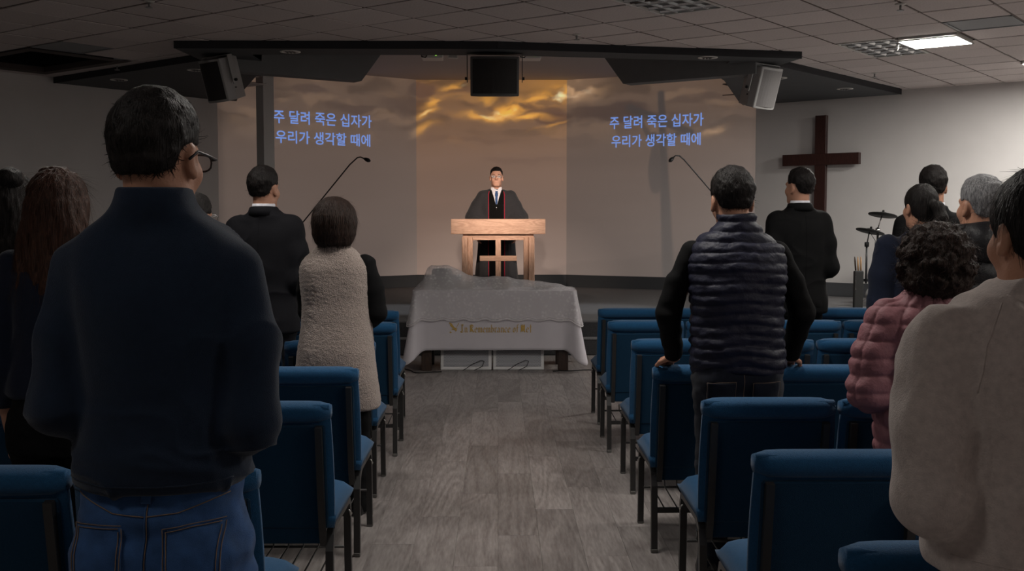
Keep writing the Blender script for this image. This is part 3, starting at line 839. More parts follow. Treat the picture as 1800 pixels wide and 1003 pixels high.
def make_chair(loc):
    """faces +Y; origin on the floor under the seat centre; back of the chair at local y about -0.25"""
    r = empty('church_chair', loc, 0)
    tb = math.radians(9)
    # seat cushion: domed, waterfall front
    bm = B(); nx, ny = 14, 12; W, D = 0.498, 0.47
    def seat_pt(u, v, top):
        x = (u - 0.5) * W; y = (v - 0.5) * D + 0.01
        ex = 1 - abs(2 * u - 1) ** 4; ey = 1 - abs(2 * v - 1) ** 5
        if top: return (x, y, 0.430 + 0.062 * (ex * ey) ** 0.45 - 0.014 * max(0, v - 0.6) / 0.4)
        return (x * 0.97, y * 0.98, 0.394)
    top = [[bm.verts.new(seat_pt(i / nx, j / ny, True)) for i in range(nx + 1)] for j in range(ny + 1)]
    bot = [[bm.verts.new(seat_pt(i / nx, j / ny, False)) for i in range(nx + 1)] for j in range(ny + 1)]
    for j in range(ny):
        for i in range(nx):
            bm.faces.new((top[j][i], top[j][i + 1], top[j + 1][i + 1], top[j + 1][i])); bm.faces.new((bot[j][i], bot[j + 1][i], bot[j + 1][i + 1], bot[j][i + 1]))
    per = [(0, i) for i in range(nx)] + [(j, nx) for j in range(ny)] + [(ny, i) for i in range(nx, 0, -1)] + [(j, 0) for j in range(ny, 0, -1)]
    for k in range(len(per)):
        a, b = per[k], per[(k + 1) % len(per)]
        bm.faces.new((bot[a[0]][a[1]], bot[b[0]][b[1]], top[b[0]][b[1]], top[a[0]][a[1]]))
    bm_obj('seat', bm, M['chair_fabric'], r, True)
    bm = B(); box(bm, (0, 0.01, 0.388), (0.46, 0.42, 0.014)); bm_obj('seat_pan', bm, M['chair_metal'], r)
    # backrest in its own tilted frame (origin at the seat back)
    Rb = Matrix.Rotation(tb, 3, 'X')     # tilts the top backwards (towards -Y)
    def bp(x, y, z): 
        v = Rb @ Vector((x, y, z)); return (v.x, v.y - 0.205, v.z + 0.385)
    W2, H2 = 0.475, 0.47
    # front cushion with side bulge and rolled top: closed loft over height, section over width
    bm = B(); nz, nw = 14, 10
    sect = []
    for k in range(nz + 1):
        t = k / nz; z = 0.0 + H2 * t
        th = 0.055 + 0.030 * math.sin(PI * min(1, t * 1.15)) ** 1.0
        wd = W2 / 2 * (1 + 0.035 * math.sin(PI * min(1.0, 0.15 + t * 0.8)))
        if t > 0.93: q = (t - 0.93) / 0.07; th *= math.sqrt(max(0.05, 1 - q * q)); 
        if t < 0.05: th *= 0.5 + 10 * t
        sect.append((z, th, wd))
    rings = []
    for (z, th, wd) in sect:
        ring = []
        for i in range(nw + 1):
            u = -1 + 2 * i / nw
            ring.append(bm.verts.new(bp(u * wd, 0.012 + th * (1 - abs(u) ** 5) ** 0.5 * 0.9 + 0.006, z)))
        for i in range(nw, -1, -1):
            u = -1 + 2 * i / nw
            ring.append(bm.verts.new(bp(u * wd, -0.004, z)))
        rings.append(ring)
    m_ = len(rings[0])
    for k in range(nz):
        for i in range(m_): bm.faces.new((rings[k][i], rings[k][(i + 1) % m_], rings[k + 1][(i + 1) % m_], rings[k + 1][i]))
    bm.faces.new(rings[0][::-1]); bm.faces.new(rings[-1])
    bm_obj('back_cushion', bm, M['chair_fabric'], r, True)
    # rolled top edge lapping over the rear
    bm = B(); n = 12
    prev = None
    for i in range(13):
        u = -1 + 2 * i / 12; x = u * (W2 / 2 + 0.004); sh = 1 - 0.35 * abs(u) ** 10; ring = []
        for k in range(n):
            a = 2 * PI * k / n
            yy, zz = math.cos(a), math.sin(a)
            ring.append(bm.verts.new(bp(x, 0.020 + 0.045 * sh * math.copysign(abs(yy) ** 0.7, yy), H2 - 0.032 + 0.036 * sh * math.copysign(abs(zz) ** 0.75, zz))))
        if prev:
            for k in range(n): bm.faces.new((prev[k], prev[(k + 1) % n], ring[(k + 1) % n], ring[k]))
        else: bm.faces.new(ring[::-1])
        prev = ring
    bm.faces.new(prev)
    bm_obj('top_roll', bm, M['chair_fabric'], r, True)
    bm = B(); box(bm, (0, 0, 0), (W2 - 0.03, 0.014, H2 - 0.075), bev=0.005, seg=1)
    o = bm_obj('back_panel', bm, M['chair_fabric_shaded'], r, False, bp(0, -0.011, (H2 - 0.07) / 2), (tb, 0, 0))
    bm = B(); box(bm, (0, 0, 0), (W2 - 0.05, 0.016, 0.075), bev=0.004, seg=1)
    bm_obj('lower_rail', bm, M['chair_fabric_shaded'], r, False, bp(0, -0.006, -0.022), (tb, 0, 0))
    # rear posts run on into the rear legs
    for sx in (-1, 1):
        bm = B(); x = sx * (W2 / 2 - 0.035)
        tube(bm, [bp(x, -0.030, H2 - 0.072), bp(x, -0.030, 0.12), bp(x, -0.024, 0.0), bp(x, -0.014, -0.06)], 0.01, rects=(0.024, 0.024))
        bm_obj('back_post', bm, M['chair_metal'], r)
        bm = B(); x2 = sx * 0.226
        tube(bm, [(x2, 0.05, 0.385), (x2, -0.12, 0.385), (x2, -0.165, 0.376), (x2, -0.198, 0.350), (x2, -0.218, 0.30), (x2, -0.236, 0.012)], 0.01, rects=(0.028, 0.028))
        lg = bm_obj('leg', bm, M['chair_metal'], r)
        bm = B(); box(bm, (x2, -0.237, 0.010), (0.030, 0.030, 0.019), bev=0.003, seg=1); bm_obj('foot_cap', bm, M['foot_cap'], lg)
        bm = B()
        tube(bm, [(x2, 0.03, 0.384), (x2, 0.18, 0.384), (x2, 0.208, 0.374), (x2, 0.222, 0.345), (x2, 0.238, 0.012)], 0.01, rects=(0.028, 0.028))
        lg = bm_obj('leg', bm, M['chair_metal'], r)
        bm = B(); box(bm, (x2, 0.239, 0.010), (0.030, 0.030, 0.019), bev=0.003, seg=1); bm_obj('foot_cap', bm, M['foot_cap'], lg)
        bm = B(); lathe(bm, [(0.006, -0.016), (0.006, 0.016)], 8); bm_obj('bolt', bm, M['wire_steel'], lg, True, (x2, 0.237, 0.05), (0, PI / 2, 0))
        # link wire to the neighbouring chair
        bm = B(); xs = x2 + sx * 0.014
        tube(bm, [(xs, 0.205, 0.33), (xs + sx * 0.006, 0.20, 0.325), (xs + sx * 0.007, 0.17, 0.325), (xs + sx * 0.006, 0.165, 0.34), (xs, 0.16, 0.35)], 0.0035, 6)
        bm_obj('link_wire', bm, M['wire_steel'], r, True)
    # book rack: side bars and wire rods under the seat
    bm = B(); box(bm, (0, -0.215, 0.19), (0.44, 0.018, 0.022)); bm_obj('stretcher', bm, M['chair_metal'], r)
    bm = B()
    tube(bm, [(-0.22, 0.16, 0.20), (0.22, 0.16, 0.20)], 0.006, 6)
    for k in range(7):
        x = -0.18 + 0.06 * k
        tube(bm, [(x, -0.215, 0.202), (x, 0.15, 0.204), (x, 0.165, 0.24)], 0.0035, 5)
    bm_obj('book_rack', bm, M['chair_metal'], r, True)
    return r

PITCH = 0.505
R_ROWS = [7.79, 6.858, 5.811, 4.772, 3.893, 3.006, 2.133]
R_EDGE = [0.729, 0.707, 0.729, 0.696, 0.752, 0.73, 0.705]
R_N = [5, 5, 4, 3, 2, 2, 1]
L_ROWS = [7.622, 6.765, 5.76, 4.735, 3.839, 2.838]
L_EDGE = [-0.705, -0.643, -0.66, -0.619, -0.601, -0.639]
L_N = [2, 2, 2, 2, 3, 2]
ORD = ['first', 'second', 'third', 'fourth', 'fifth', 'sixth', 'seventh']
PL_ = ['on the aisle', 'second from the aisle', 'third from the aisle', 'fourth from the aisle', 'fifth from the aisle']
proto = None
def put_chair(x, y, label):
    global proto
    if proto is None:
        proto = make_chair((x, y, 0)); o = proto
    else:
        o = copy_tree(proto); o.location = (x, y, 0)
    o.rotation_euler = (0, 0, math.radians(random.uniform(-0.5, 0.5)))
    tag(o, label, 'chair', 'blue church chairs in rows')
    return o
BACK = 0.268          # distance from chair origin back to the top roll
for k, (y, e, n_) in enumerate(zip(R_ROWS, R_EDGE, R_N)):
    for q in range(n_):
        put_chair(e + 0.2375 + q * PITCH, y + BACK, 'blue chair right of the aisle, %s row from the stage, %s' % (ORD[k], PL_[q]))
for k, (y, e, n_) in enumerate(zip(L_ROWS, L_EDGE, L_N)):
    for q in range(n_):
        put_chair(e - 0.2375 - q * PITCH, y + BACK, 'blue chair left of the aisle, %s row from the stage, %s' % (ORD[k], PL_[q]))

# ================================================================ communion table
wood('dark_wood', (0.018, 0.010, 0.007), (0.05, 0.027, 0.018), 9, 2, 0.4)
TX, TY, TZ = -0.03, 10.86, 0.785
r = empty('communion_table', (TX, TY, 0), 0, 'dark wooden communion table under white cloths before the stage', 'table')
bm = B(); box(bm, (0, 0, TZ - 0.025), (1.52, 0.58, 0.035), bev=0.005, seg=1); bm_obj('table_top', bm, M['dark_wood'], r)
bm = B()
for sy in (-1, 1): box(bm, (0, sy * 0.22, TZ - 0.10), (1.36, 0.022, 0.11))
for sx in (-1, 1): box(bm, (sx * 0.66, 0, TZ - 0.10), (0.022, 0.44, 0.11))
bm_obj('apron', bm, M['dark_wood'], r)
for sx in (-1, 1):
    for sy in (-1, 1):
        bm = B(); box(bm, (sx * 0.675, sy * 0.22, (TZ - 0.045) / 2 + 0.001), (0.10, 0.085, TZ - 0.045), bev=0.004, seg=1); bm_obj('leg', bm, M['dark_wood'], r)
# white cloth: closed skirt with flared, folded corners
def skirt(hw, hd, drop, corner_extra, flare, cflare, rad, name, m, parent, topfun=None, scallop=0.0, z0=0.0, ns=34, dn=22, fold=0.014, smooth=True, top_grid=True):
    """cloth over a table: top grid + skirt around the perimeter"""
    per = []
    nfx, nfy, nc = 72, 24, 10
    def add(p, n, cw): per.append((Vector(p), Vector(n).normalized(), cw))
    for k in range(nfx): t = k / nfx; add((-hw + rad + (2 * hw - 2 * rad) * t, -hd), (0, -1), 0)
    for k in range(nc): a = -PI / 2 + PI / 2 * k / nc; add((hw - rad + rad * math.cos(a), -hd + rad + rad * math.sin(a)), (math.cos(a), math.sin(a)), math.sin(2 * (a + PI / 2)))
    for k in range(nfy): t = k / nfy; add((hw, -hd + rad + (2 * hd - 2 * rad) * t), (1, 0), 0)
    for k in range(nc): a = PI / 2 * k / nc; add((hw - rad + rad * math.cos(a), hd - rad + rad * math.sin(a)), (math.cos(a), math.sin(a)), math.sin(2 * a))
    for k in range(nfx): t = k / nfx; add((hw - rad - (2 * hw - 2 * rad) * t, hd), (0, 1), 0)
    for k in range(nc): a = PI / 2 + PI / 2 * k / nc; add((-hw + rad + rad * math.cos(a), hd - rad + rad * math.sin(a)), (math.cos(a), math.sin(a)), math.sin(2 * (a - PI / 2)))
    for k in range(nfy): t = k / nfy; add((-hw, hd - rad - (2 * hd - 2 * rad) * t), (-1, 0), 0)
    for k in range(nc): a = PI + PI / 2 * k / nc; add((-hw + rad + rad * math.cos(a), -hd + rad + rad * math.sin(a)), (math.cos(a), math.sin(a)), math.sin(2 * (a - PI)))
    n = len(per)
    cw = np.array([p[2] for p in per]); 
    # widen the influence of the corners
    k5 = np.ones(9) / 9; cws = np.convolve(np.r_[cw[-8:], cw, cw[:8]], k5, 'same')[8:-8]; cws = cws / max(cws.max(), 1e-6)
    V, Fc = [], []
    for q in range(dn + 1):
        s = q / dn
        for i, (p, nn, c) in enumerate(per):
            c2 = float(cws[i])
            x_along = p.x * nn.y - p.y * nn.x
            d = s * (drop + corner_extra * c2)
            if scallop and q > 0: d += s ** 8 * scallop * abs(math.sin(p.x * 15.0 + p.y * 15.0))
            out = (flare * s * drop + cflare * c2 * s ** 1.1 * drop)
            out += fold * s * (math.sin(i * 0.55) * 0.5 + math.sin(i * 0.21 + 1.3) * 0.6) * (0.35 + c2) + 0.004
            P = p + nn * out
            zt = topfun(p.x, p.y) if topfun else 0.0
            V.append((P.x, P.y, z0 + zt * max(0, 1 - s * 4) - d))
    for q in range(dn):
        for i in range(n):
            a, b = q * n + i, q * n + (i + 1) % n
            Fc.append((a, b, b + n, a + n))
    # top grid
    gx, gy = 60, 24; base = len(V)
    for j in range(gy + 1):
        for i in range(gx + 1):
            x = -hw + 2 * hw * i / gx; y = -hd + 2 * hd * j / gy
            # pull corners in to follow the rounded outline
            cx_, cy_ = abs(x) - (hw - rad), abs(y) - (hd - rad)
            if cx_ > 0 and cy_ > 0:
                l = math.hypot(cx_, cy_)
                if l > rad: x = math.copysign(hw - rad + cx_ * rad / l, x); y = math.copysign(hd - rad + cy_ * rad / l, y)
            sx_ = 1 + 0.004 / hw; V.append((x * sx_, y * (1 + 0.004 / hd), z0 + (topfun(x, y) if topfun else 0.0)))
    for j in range(gy):
        for i in range(gx):
            a = base + j * (gx + 1) + i; Fc.append((a, a + 1, a + gx + 2, a + gx + 1))
    return V, Fc
mat('white_cloth', (0.60, 0.57, 0.61), 0.85, 0.1, var=0.03, vscale=6, bump=0.06, bscale=300)
V, Fc = skirt(0.785, 0.31, 0.575, 0.14, 0.01, 0.30, 0.02, 'x', None, None)
cl = empty('table_cloth', (TX, TY, TZ), 0, 'long white cloth with gold lettering over the communion table', 'tablecloth')
o = from_data('cloth', V, Fc, M['white_cloth'], cl, True)
so = o.modifiers.new('thickness', 'SOLIDIFY'); so.thickness = 0.003; so.offset = 1
bm = B()
npf = 240
# gold lettering with a broad pen: strokes swept by a slanted nib
GL = {
 'I': [[(0.05, .95), (.35, 1.0), (.65, .92)], [(.38, .98), (.34, .5), (.40, .12)], [(0.0, .14), (.3, .0), (.7, .10)]],
 'R': [[(.12, .95), (.18, .5), (.10, .05)], [(.0, .88), (.35, 1.0), (.72, .85), (.62, .60), (.25, .52)], [(.35, .52), (.62, .25), (.85, .03)], [(.32, .9), (.36, .1)]],
 'M': [[(.10, .9), (.16, .5), (.05, .05)], [(.02, .85), (.3, 1.0), (.42, .75), (.40, .1)], [(.42, .85), (.70, 1.0), (.84, .75), (.80, .12), (.95, .04)], [(.26, .85), (.26, .25)], [(.6, .88), (.6, .2)]],
 'n': [[(.05, .58), (.2, .62), (.2, .1), (.3, .03)], [(.2, .52), (.5, .62), (.6, .5), (.6, .1), (.72, .03)]],
 'e': [[(.55, .36), (.6, .5), (.35, .62), (.12, .46), (.12, .16), (.35, .02), (.6, .1)], [(.15, .30), (.55, .40)]],
 'm': [[(.05, .58), (.18, .62), (.18, .1), (.28, .03)], [(.18, .52), (.4, .62), (.5, .5), (.5, .1), (.58, .03)], [(.5, .52), (.74, .62), (.84, .5), (.84, .1), (.95, .03)]],
 'b': [[(.08, .95), (.16, 1.0), (.16, .12), (.35, .02), (.58, .14), (.58, .46), (.38, .62), (.16, .5)]],
 'r': [[(.05, .58), (.18, .62), (.18, .1), (.28, .03)], [(.18, .5), (.38, .62), (.52, .54)]],
 'a': [[(.1, .52), (.34, .62), (.54, .5), (.54, .12), (.66, .03)], [(.54, .36), (.2, .30), (.12, .14), (.3, .02), (.54, .14)]],
 'c': [[(.56, .52), (.36, .62), (.12, .46), (.12, .16), (.35, .02), (.58, .1)]],
 'o': [[(.34, .62), (.12, .46), (.12, .16), (.34, .02), (.58, .16), (.58, .46), (.34, .62)]],
 'f': [[(.55, .95), (.35, 1.0), (.24, .85), (.24, .1), (.14, -.05)], [(.06, .58), (.48, .60)]],
 '+': [[(.3, 1.0), (.3, -.02)], [(.06, .66), (.56, .70)]],
}
WID = {'I': .78, 'R': .98, 'M': 1.1, 'n': .82, 'e': .72, 'm': 1.05, 'b': .74, 'r': .58, 'a': .76, 'c': .70, 'o': .74, 'f': .56, '+': .62, ' ': .42}
mat('gold_thread', (0.50, 0.32, 0.07), 0.5, 0.5, 0.0, var=0.2, vscale=90)
def pen(bm, pts, x0, z0, sc, yfun, nib=0.13):
    nx_, nz_ = nib * math.cos(math.radians(40)) * sc / 2, nib * math.sin(math.radians(40)) * sc / 2
    P = [(x0 + p[0] * sc, z0 + p[1] * sc) for p in pts]
    Q = []
    for k in range(len(P) - 1):
        for t in (0, .34, .67): Q.append((P[k][0] + (P[k + 1][0] - P[k][0]) * t, P[k][1] + (P[k + 1][1] - P[k][1]) * t))
    Q.append(P[-1])
    a = [bm.verts.new((p[0] - nx_, yfun(p[0], p[1]), p[1] - nz_)) for p in Q]; b = [bm.verts.new((p[0] + nx_, yfun(p[0], p[1]), p[1] + nz_)) for p in Q]
    for k in range(len(Q) - 1):
        try: bm.faces.new((a[k], a[k + 1], b[k + 1], b[k]))
        except ValueError: pass
bvh_cl = BVHTree.FromPolygons([Vector(v) for v in V], Fc)
def y_front(x, z):
    h = bvh_cl.ray_cast(Vector((x, -2, z)), Vector((0, 1, 0)))
    return (h[0].y if h[0] else -0.33) - 0.005
text = 'In Remembrance of Me+'
WID = {'I': .80, 'R': 1.02, 'M': 1.12, 'n': .80, 'e': .74, 'm': 1.06, 'b': .76, 'r': .60, 'a': .78, 'c': .72, 'o': .76, 'f': .60, '+': .62, ' ': .42}
sc_ = 0.70 / sum(WID[c] for c in text)
x = -0.335; zb = 0.385 - TZ
for ch in text:
    if ch != ' ':
        bm1 = B()
        for st_ in GL[ch]: pen(bm1, [(q_[0], q_[1] * 1.75) for q_ in st_], x, zb, sc_, y_front, 0.26 if ch in 'IRM' else 0.22)
        oo = bm_obj('letter', bm1, M['gold_thread'], cl)
    x += WID[ch] * sc_
# gold dove in front of the words
bm1 = B()
for st_ in ([(0, 1.0), (.2, .85), (.45, .5), (.75, .35)], [(.1, .8), (.3, .6), (.5, .42)], [(.95, 1.0), (.8, .7), (.6, .42), (.4, .3)], [(.05, .15), (.25, .35), (.55, .35)], [(.05, .1), (.2, .0), (.45, .2)], [(.55, .35), (.7, .18), (.5, .05)]):
    pen(bm1, st_, -0.445, zb - 0.003, 0.100, y_front, 0.14)
bm_obj('dove_emblem', bm1, M['gold_thread'], cl)

# communion ware under the lace
mat('tray_metal', (0.16, 0.155, 0.15), 0.4, 0.5, 0.7); mat('basket', (0.12, 0.075, 0.045), 0.8, bump=0.6, bscale=120); mat('plate_brown', (0.13, 0.085, 0.06), 0.6)
ZT = TZ + 0.006
r = empty('communion_tray_stack', (-0.56, TY, ZT), 0, 'tall dark stack of communion trays under the lace cover', 'tray stack')
for k in range(4):
    bm = B(); lathe(bm, [(0.095, k * 0.048), (0.105, k * 0.048 + 0.004), (0.105, k * 0.048 + 0.034), (0.09, k * 0.048 + 0.046)], 24); bm_obj('tray', bm, M['tray_metal'], r, False)
bm = B(); lathe(bm, [(0.10, 0.192), (0.09, 0.204), (0.03, 0.208), (0.012, 0.212)], 24); bm_obj('lid', bm, M['tray_metal'], r, True)
r = empty('bread_basket', (0.03, TY, ZT), 0, 'round woven basket in the middle under the lace cover', 'basket')
bm = B(); lathe(bm, [(0.075, 0.0), (0.098, 0.03), (0.10, 0.085), (0.085, 0.095), (0.03, 0.10)], 20); bm_obj('bowl', bm, M['basket'], r, True)
bm = B(); lathe(bm, [(0.094, 0.080), (0.106, 0.086), (0.104, 0.094), (0.085, 0.0965)], 20); bm_obj('rim', bm, M['basket'], r, True)
r = empty('bread_loaf', (-0.33, TY - 0.03, ZT), 0.2, 'small brown loaf beside the tray stack under the lace', 'bread')
bm = B(); lathe(bm, [(0.01, -0.10), (0.035, -0.085), (0.042, -0.04), (0.043, 0.04), (0.035, 0.085), (0.01, 0.10)], 14); bm_obj('loaf', bm, M['plate_brown'], r, True, (0, 0, 0.045), (0, PI / 2, 0))
r = empty('offering_plate', (0.44, TY, ZT), 0, 'flat brown plate near the right table end under the lace', 'plate')
bm = B(); lathe(bm, [(0.06, 0.0), (0.12, 0.022), (0.13, 0.03), (0.11, 0.028), (0.05, 0.012)], 24); bm_obj('dish', bm, M['plate_brown'], r, True)
bm = B(); lathe(bm, [(0.055, 0.012), (0.05, 0.02), (0.01, 0.024)], 16); bm_obj('pad', bm, M['basket'], r, True)

# lace cover
RX = [-0.80, -0.72, -0.66, -0.46, -0.38, -0.27, -0.15, 0.0, 0.12, 0.20, 0.34, 0.42, 0.55, 0.66, 0.74, 0.80]
RZ = [0.01, 0.09, 0.232, 0.235, 0.195, 0.140, 0.115, 0.125, 0.122, 0.098, 0.085, 0.078, 0.060, 0.045, 0.014, 0.008]
def lace_top(x, y):
    h = float(np.interp(x, RX, RZ)); t = abs(y) / 0.31
    wd = 0.36 if x < -0.3 else 0.30
    f = 1.0 if t < wd else max(0.0, 1 - (t - wd) / (1 - wd)) ** 1.25
    wr = 0.006 * math.sin(x * 40 + y * 25) * (1 - t) * f
    return 0.009 + (h - 0.005) * f + max(0, wr)
Vl, Fl_ = skirt(0.80, 0.325, 0.262, 0.06, 0.05, 0.30, 0.04, 'x', None, None, topfun=lace_top, scallop=0.024, fold=0.008)
def lace_material():
    m = bpy.data.materials.new('white_lace'); m.use_nodes = True
    N, L = nodes_of(m); b = N['Principled BSDF']
    b.inputs['Base Color'].default_value = (0.76, 0.73, 0.75, 1); b.inputs['Roughness'].default_value = 0.8
    tc = N.new('ShaderNodeTexCoord')
    n1 = N.new('ShaderNodeTexNoise'); n1.inputs['Scale'].default_value = 13; n1.inputs['Detail'].default_value = 3
    vo = N.new('ShaderNodeTexVoronoi'); vo.inputs['Scale'].default_value = 34
    L.new(tc.outputs['Object'], n1.inputs['Vector']); L.new(tc.outputs['Object'], vo.inputs['Vector'])
    r1 = N.new('ShaderNodeMapRange'); r1.inputs['From Min'].default_value = 0.40; r1.inputs['From Max'].default_value = 0.64
    L.new(n1.outputs['Fac'], r1.inputs['Value'])
    r2 = N.new('ShaderNodeMapRange'); r2.inputs['From Min'].default_value = 0.55; r2.inputs['From Max'].default_value = 0.15
    L.new(vo.outputs['Distance'], r2.inputs['Value'])
    mu = N.new('ShaderNodeMath'); mu.operation = 'MULTIPLY'
    L.new(r1.outputs[0], mu.inputs[0]); L.new(r2.outputs[0], mu.inputs[1])
    ma = N.new('ShaderNodeMath'); ma.operation = 'MULTIPLY_ADD'; ma.inputs[1].default_value = 0.28; ma.inputs[2].default_value = 0.42
    L.new(mu.outputs[0], ma.inputs[0]); L.new(ma.outputs[0], b.inputs['Alpha'])
    MATS['white_lace'] = m; return m
lace_material()
lc = empty('lace_cover', (TX, TY, TZ), 0, 'sheer white lace cover with scalloped hem over the communion ware', 'lace cover')
from_data('lace', Vl, Fl_, M['white_lace'], lc, True)
# scalloped cord along the hem
n_per = 2 * (72 + 24) + 40
hem = [Vector(v) for v in Vl[22 * n_per:23 * n_per]]
mat('lace_cord', (0.66, 0.63, 0.64), 0.8)
for dz, nm in ((0.0, 'hem_cord'), (0.022, 'hem_cord')):
    bm = B(); tube(bm, [p + Vector((0, -0.002 if p.y < 0 else 0.002, dz)) for p in hem] + [hem[0] + Vector((0, -0.002, dz))], 0.0035 if dz == 0 else 0.002, 5, cap=False)
    bm_obj(nm, bm, M['lace_cord'], lc, True)

# ---- floor monitor speakers under the table
mat('monitor_white', (0.72, 0.71, 0.71), 0.55); mat('monitor_grille', (0.42, 0.42, 0.45), 0.6, 0.3, 0.2)
for k, (x, l_) in enumerate(((-0.315, 'white floor monitor speaker under the left half of the communion table'), (0.205, 'white floor monitor speaker under the right half of the communion table'))):
    r = empty('floor_monitor', (x, 10.66, 0), 0, l_, 'speaker', 'floor monitors under the table')
    bm = B(); w = 0.505
    pr = [(-0.02, 0.0), (0.22, 0.0), (0.22, 0.24), (0.05, 0.30), (0.03, 0.30)]
    a = [bm.verts.new((-w / 2, p[0], p[1] + 0.002)) for p in pr]; b = [bm.verts.new((w / 2, p[0], p[1] + 0.002)) for p in pr]
    bm.faces.new(a); bm.faces.new(b[::-1])
    for q in range(5): bm.faces.new((a[q], b[q], b[(q + 1) % 5], a[(q + 1) % 5]))
    bmesh.ops.bevel(bm, geom=list(bm.edges), offset=0.006, segments=1, affect='EDGES')
    bm_obj('cabinet', bm, M['monitor_white'], r)
    tl = math.atan2(0.05, 0.30)
    bm = B(); box(bm, (0, 0, 0), (w - 0.06, 0.008, 0.245)); bm_obj('grille', bm, M['monitor_grille'], r, False, (0, 0.001, 0.158), (-tl, 0, 0))
    # perforation: rows of small holes
    bm = B()
    for i in range(38):
        for j in range(18):
            xx = -w / 2 + 0.038 + i * (w - 0.076) / 37 + (0.0055 if j % 2 else 0); zz = -0.115 + j * 0.0135
            vs = [bm.verts.new((xx + 0.0038 * math.cos(a_), 0, zz + 0.0038 * math.sin(a_))) for a_ in (0, PI / 2, PI, 3 * PI / 2)]; bm.faces.new(vs)
    o = bm_obj('grille_holes', bm, M['black_plastic'], r, False, (0, -0.0042, 0.158), (-tl, 0, 0)); o['kind'] = 'stuff'
    bm = B(); xx = 0.10 if k == 0 else 0.02
    tube(bm, [(xx - 0.13, -0.06, 0.004), (xx - 0.10, -0.05, 0.02), (xx - 0.04, -0.035, 0.06), (xx + 0.05, -0.033, 0.10), (xx + 0.08, -0.034, 0.09), (xx + 0.06, -0.04, 0.04), (xx - 0.02, -0.06, 0.004)], 0.0035, 6)
    bm_obj('cable', bm, M['black_plastic'], r, True)
def floor_cable(pts, label):
    bm = B(); P = []
    for k in range(len(pts) - 1):
        for t in np.linspace(0, 1, 6, endpoint=False): P.append((pts[k][0] + (pts[k + 1][0] - pts[k][0]) * t, pts[k][1] + (pts[k + 1][1] - pts[k][1]) * t + 0.012 * math.sin(9 * (k + t)), 0.0055))
    P.append((*pts[-1], 0.0055)); tube(bm, P, 0.005, 6)
    tag(bm_obj('floor_cable', bm, M['black_plastic'], None, True), label, 'cable', 'cables on the floor before the stage')
floor_cable([(-1.5, 11.2), (-1.1, 10.95), (-0.87, 10.62), (-0.80, 10.42), (-0.55, 10.50)], 'thin black cable on the floor at the left table leg')
floor_cable([(0.54, 10.52), (0.9, 10.60), (1.3, 10.56), (2.2, 10.7)], 'thin black cable on the floor right of the table')

# ================================================================ pulpit
wood('oak', (0.41, 0.225, 0.145), (0.66, 0.415, 0.295), 10, 0, 0.45, False, 0.9); wood('oak_v', (0.41, 0.225, 0.145), (0.66, 0.415, 0.295), 10, 2, 0.45, False, 0.9)
r = empty('pulpit', (0.005, 12.45, STAGE), 0, 'light oak pulpit with an open front holding a cross', 'pulpit')
bm = B(); box(bm, (0, 0.0, 1.045), (1.065, 0.50, 0.17), bev=0.004, seg=1); bm_obj('top_box', bm, M['oak'], r)
bm = B(); box(bm, (0, 0.0, 0.93), (0.80, 0.40, 0.075)); bm_obj('apron', bm, M['oak'], r)
for sx in (-1, 1):
    for (xx, w_, yy, d_, nm) in ((0.378, 0.066, -0.20, 0.07, 'front_post'), (0.316, 0.056, -0.175, 0.06, 'front_post'), (0.36, 0.10, 0.18, 0.07, 'rear_post')):
        bm = B(); box(bm, (sx * xx, yy, 0.483), (w_, d_, 0.885), bev=0.005, seg=1); bm_obj(nm, bm, M['oak_v'], r)
    bm = B(); box(bm, (sx * 0.35, 0.0, 0.021), (0.16, 0.50, 0.04), bev=0.005, seg=1); bm_obj('foot', bm, M['oak'], r)
bm = B(); box(bm, (0, -0.19, 0.483), (0.060, 0.04, 0.83)); cr_ = bm_obj('front_cross', bm, M['oak_v'], r)
bm = B(); box(bm, (0, -0.195, 0.685), (0.42, 0.045, 0.060), bev=0.003, seg=1); bm_obj('crossbar', bm, M['oak'], cr_)
bm = B(); box(bm, (0, -0.17, 0.065), (0.60, 0.05, 0.05)); bm_obj('lower_rail', bm, M['oak'], r)

# ================================================================ microphone stands
def mic_stand(base, pts, label):
    r = empty('microphone_stand', base, 0, label, 'microphone stand', 'boom microphone stands on the stage')
    L0 = [Vector(p) - Vector(base) for p in pts]
    bm = B(); tube(bm, [(0, 0, 0.05), (0, 0, L0[0].z)], 0.011, 8); bm_obj('pole', bm, M['black_metal'], r, True)
    for k in range(3):
        a = 2 * PI * k / 3 + 0.4; bm = B(); tube(bm, [(0, 0, 0.10), (0.28 * math.cos(a), 0.28 * math.sin(a), 0.010)], 0.009, 6); bm_obj('leg', bm, M['black_metal'], r, True)
    bm = B(); lathe(bm, [(0.018, -0.03), (0.022, 0), (0.018, 0.03)], 10, c=(0, 0, L0[0].z)); bm_obj('clamp', bm, M['black_plastic'], r, True)
    bm = B(); tube(bm, L0, 0.008, 8); bm_obj('boom', bm, M['black_metal'], r, True)
    d = (L0[-1] - L0[-2]).normalized(); t = L0[-1]
    bm = B(); tube(bm, [t - d * 0.02, t + d * 0.01, t + d * 0.04, t + d * 0.065], [0.012, 0.022, 0.024, 0.010], 10); bm_obj('microphone', bm, M['black_plastic'], r, True)
def yb(Y, px, py): return None
mic_stand((-2.42, 12.75, STAGE), [(-2.42, 12.75, 1.30), (-2.27, 12.74, 1.47), (-1.72, 12.66, 2.12), (-1.63, 12.65, 2.20), (-1.59, 12.62, 2.205), (-1.53, 12.60, 2.18)], 'black boom microphone stand left of the pulpit before the projected words')
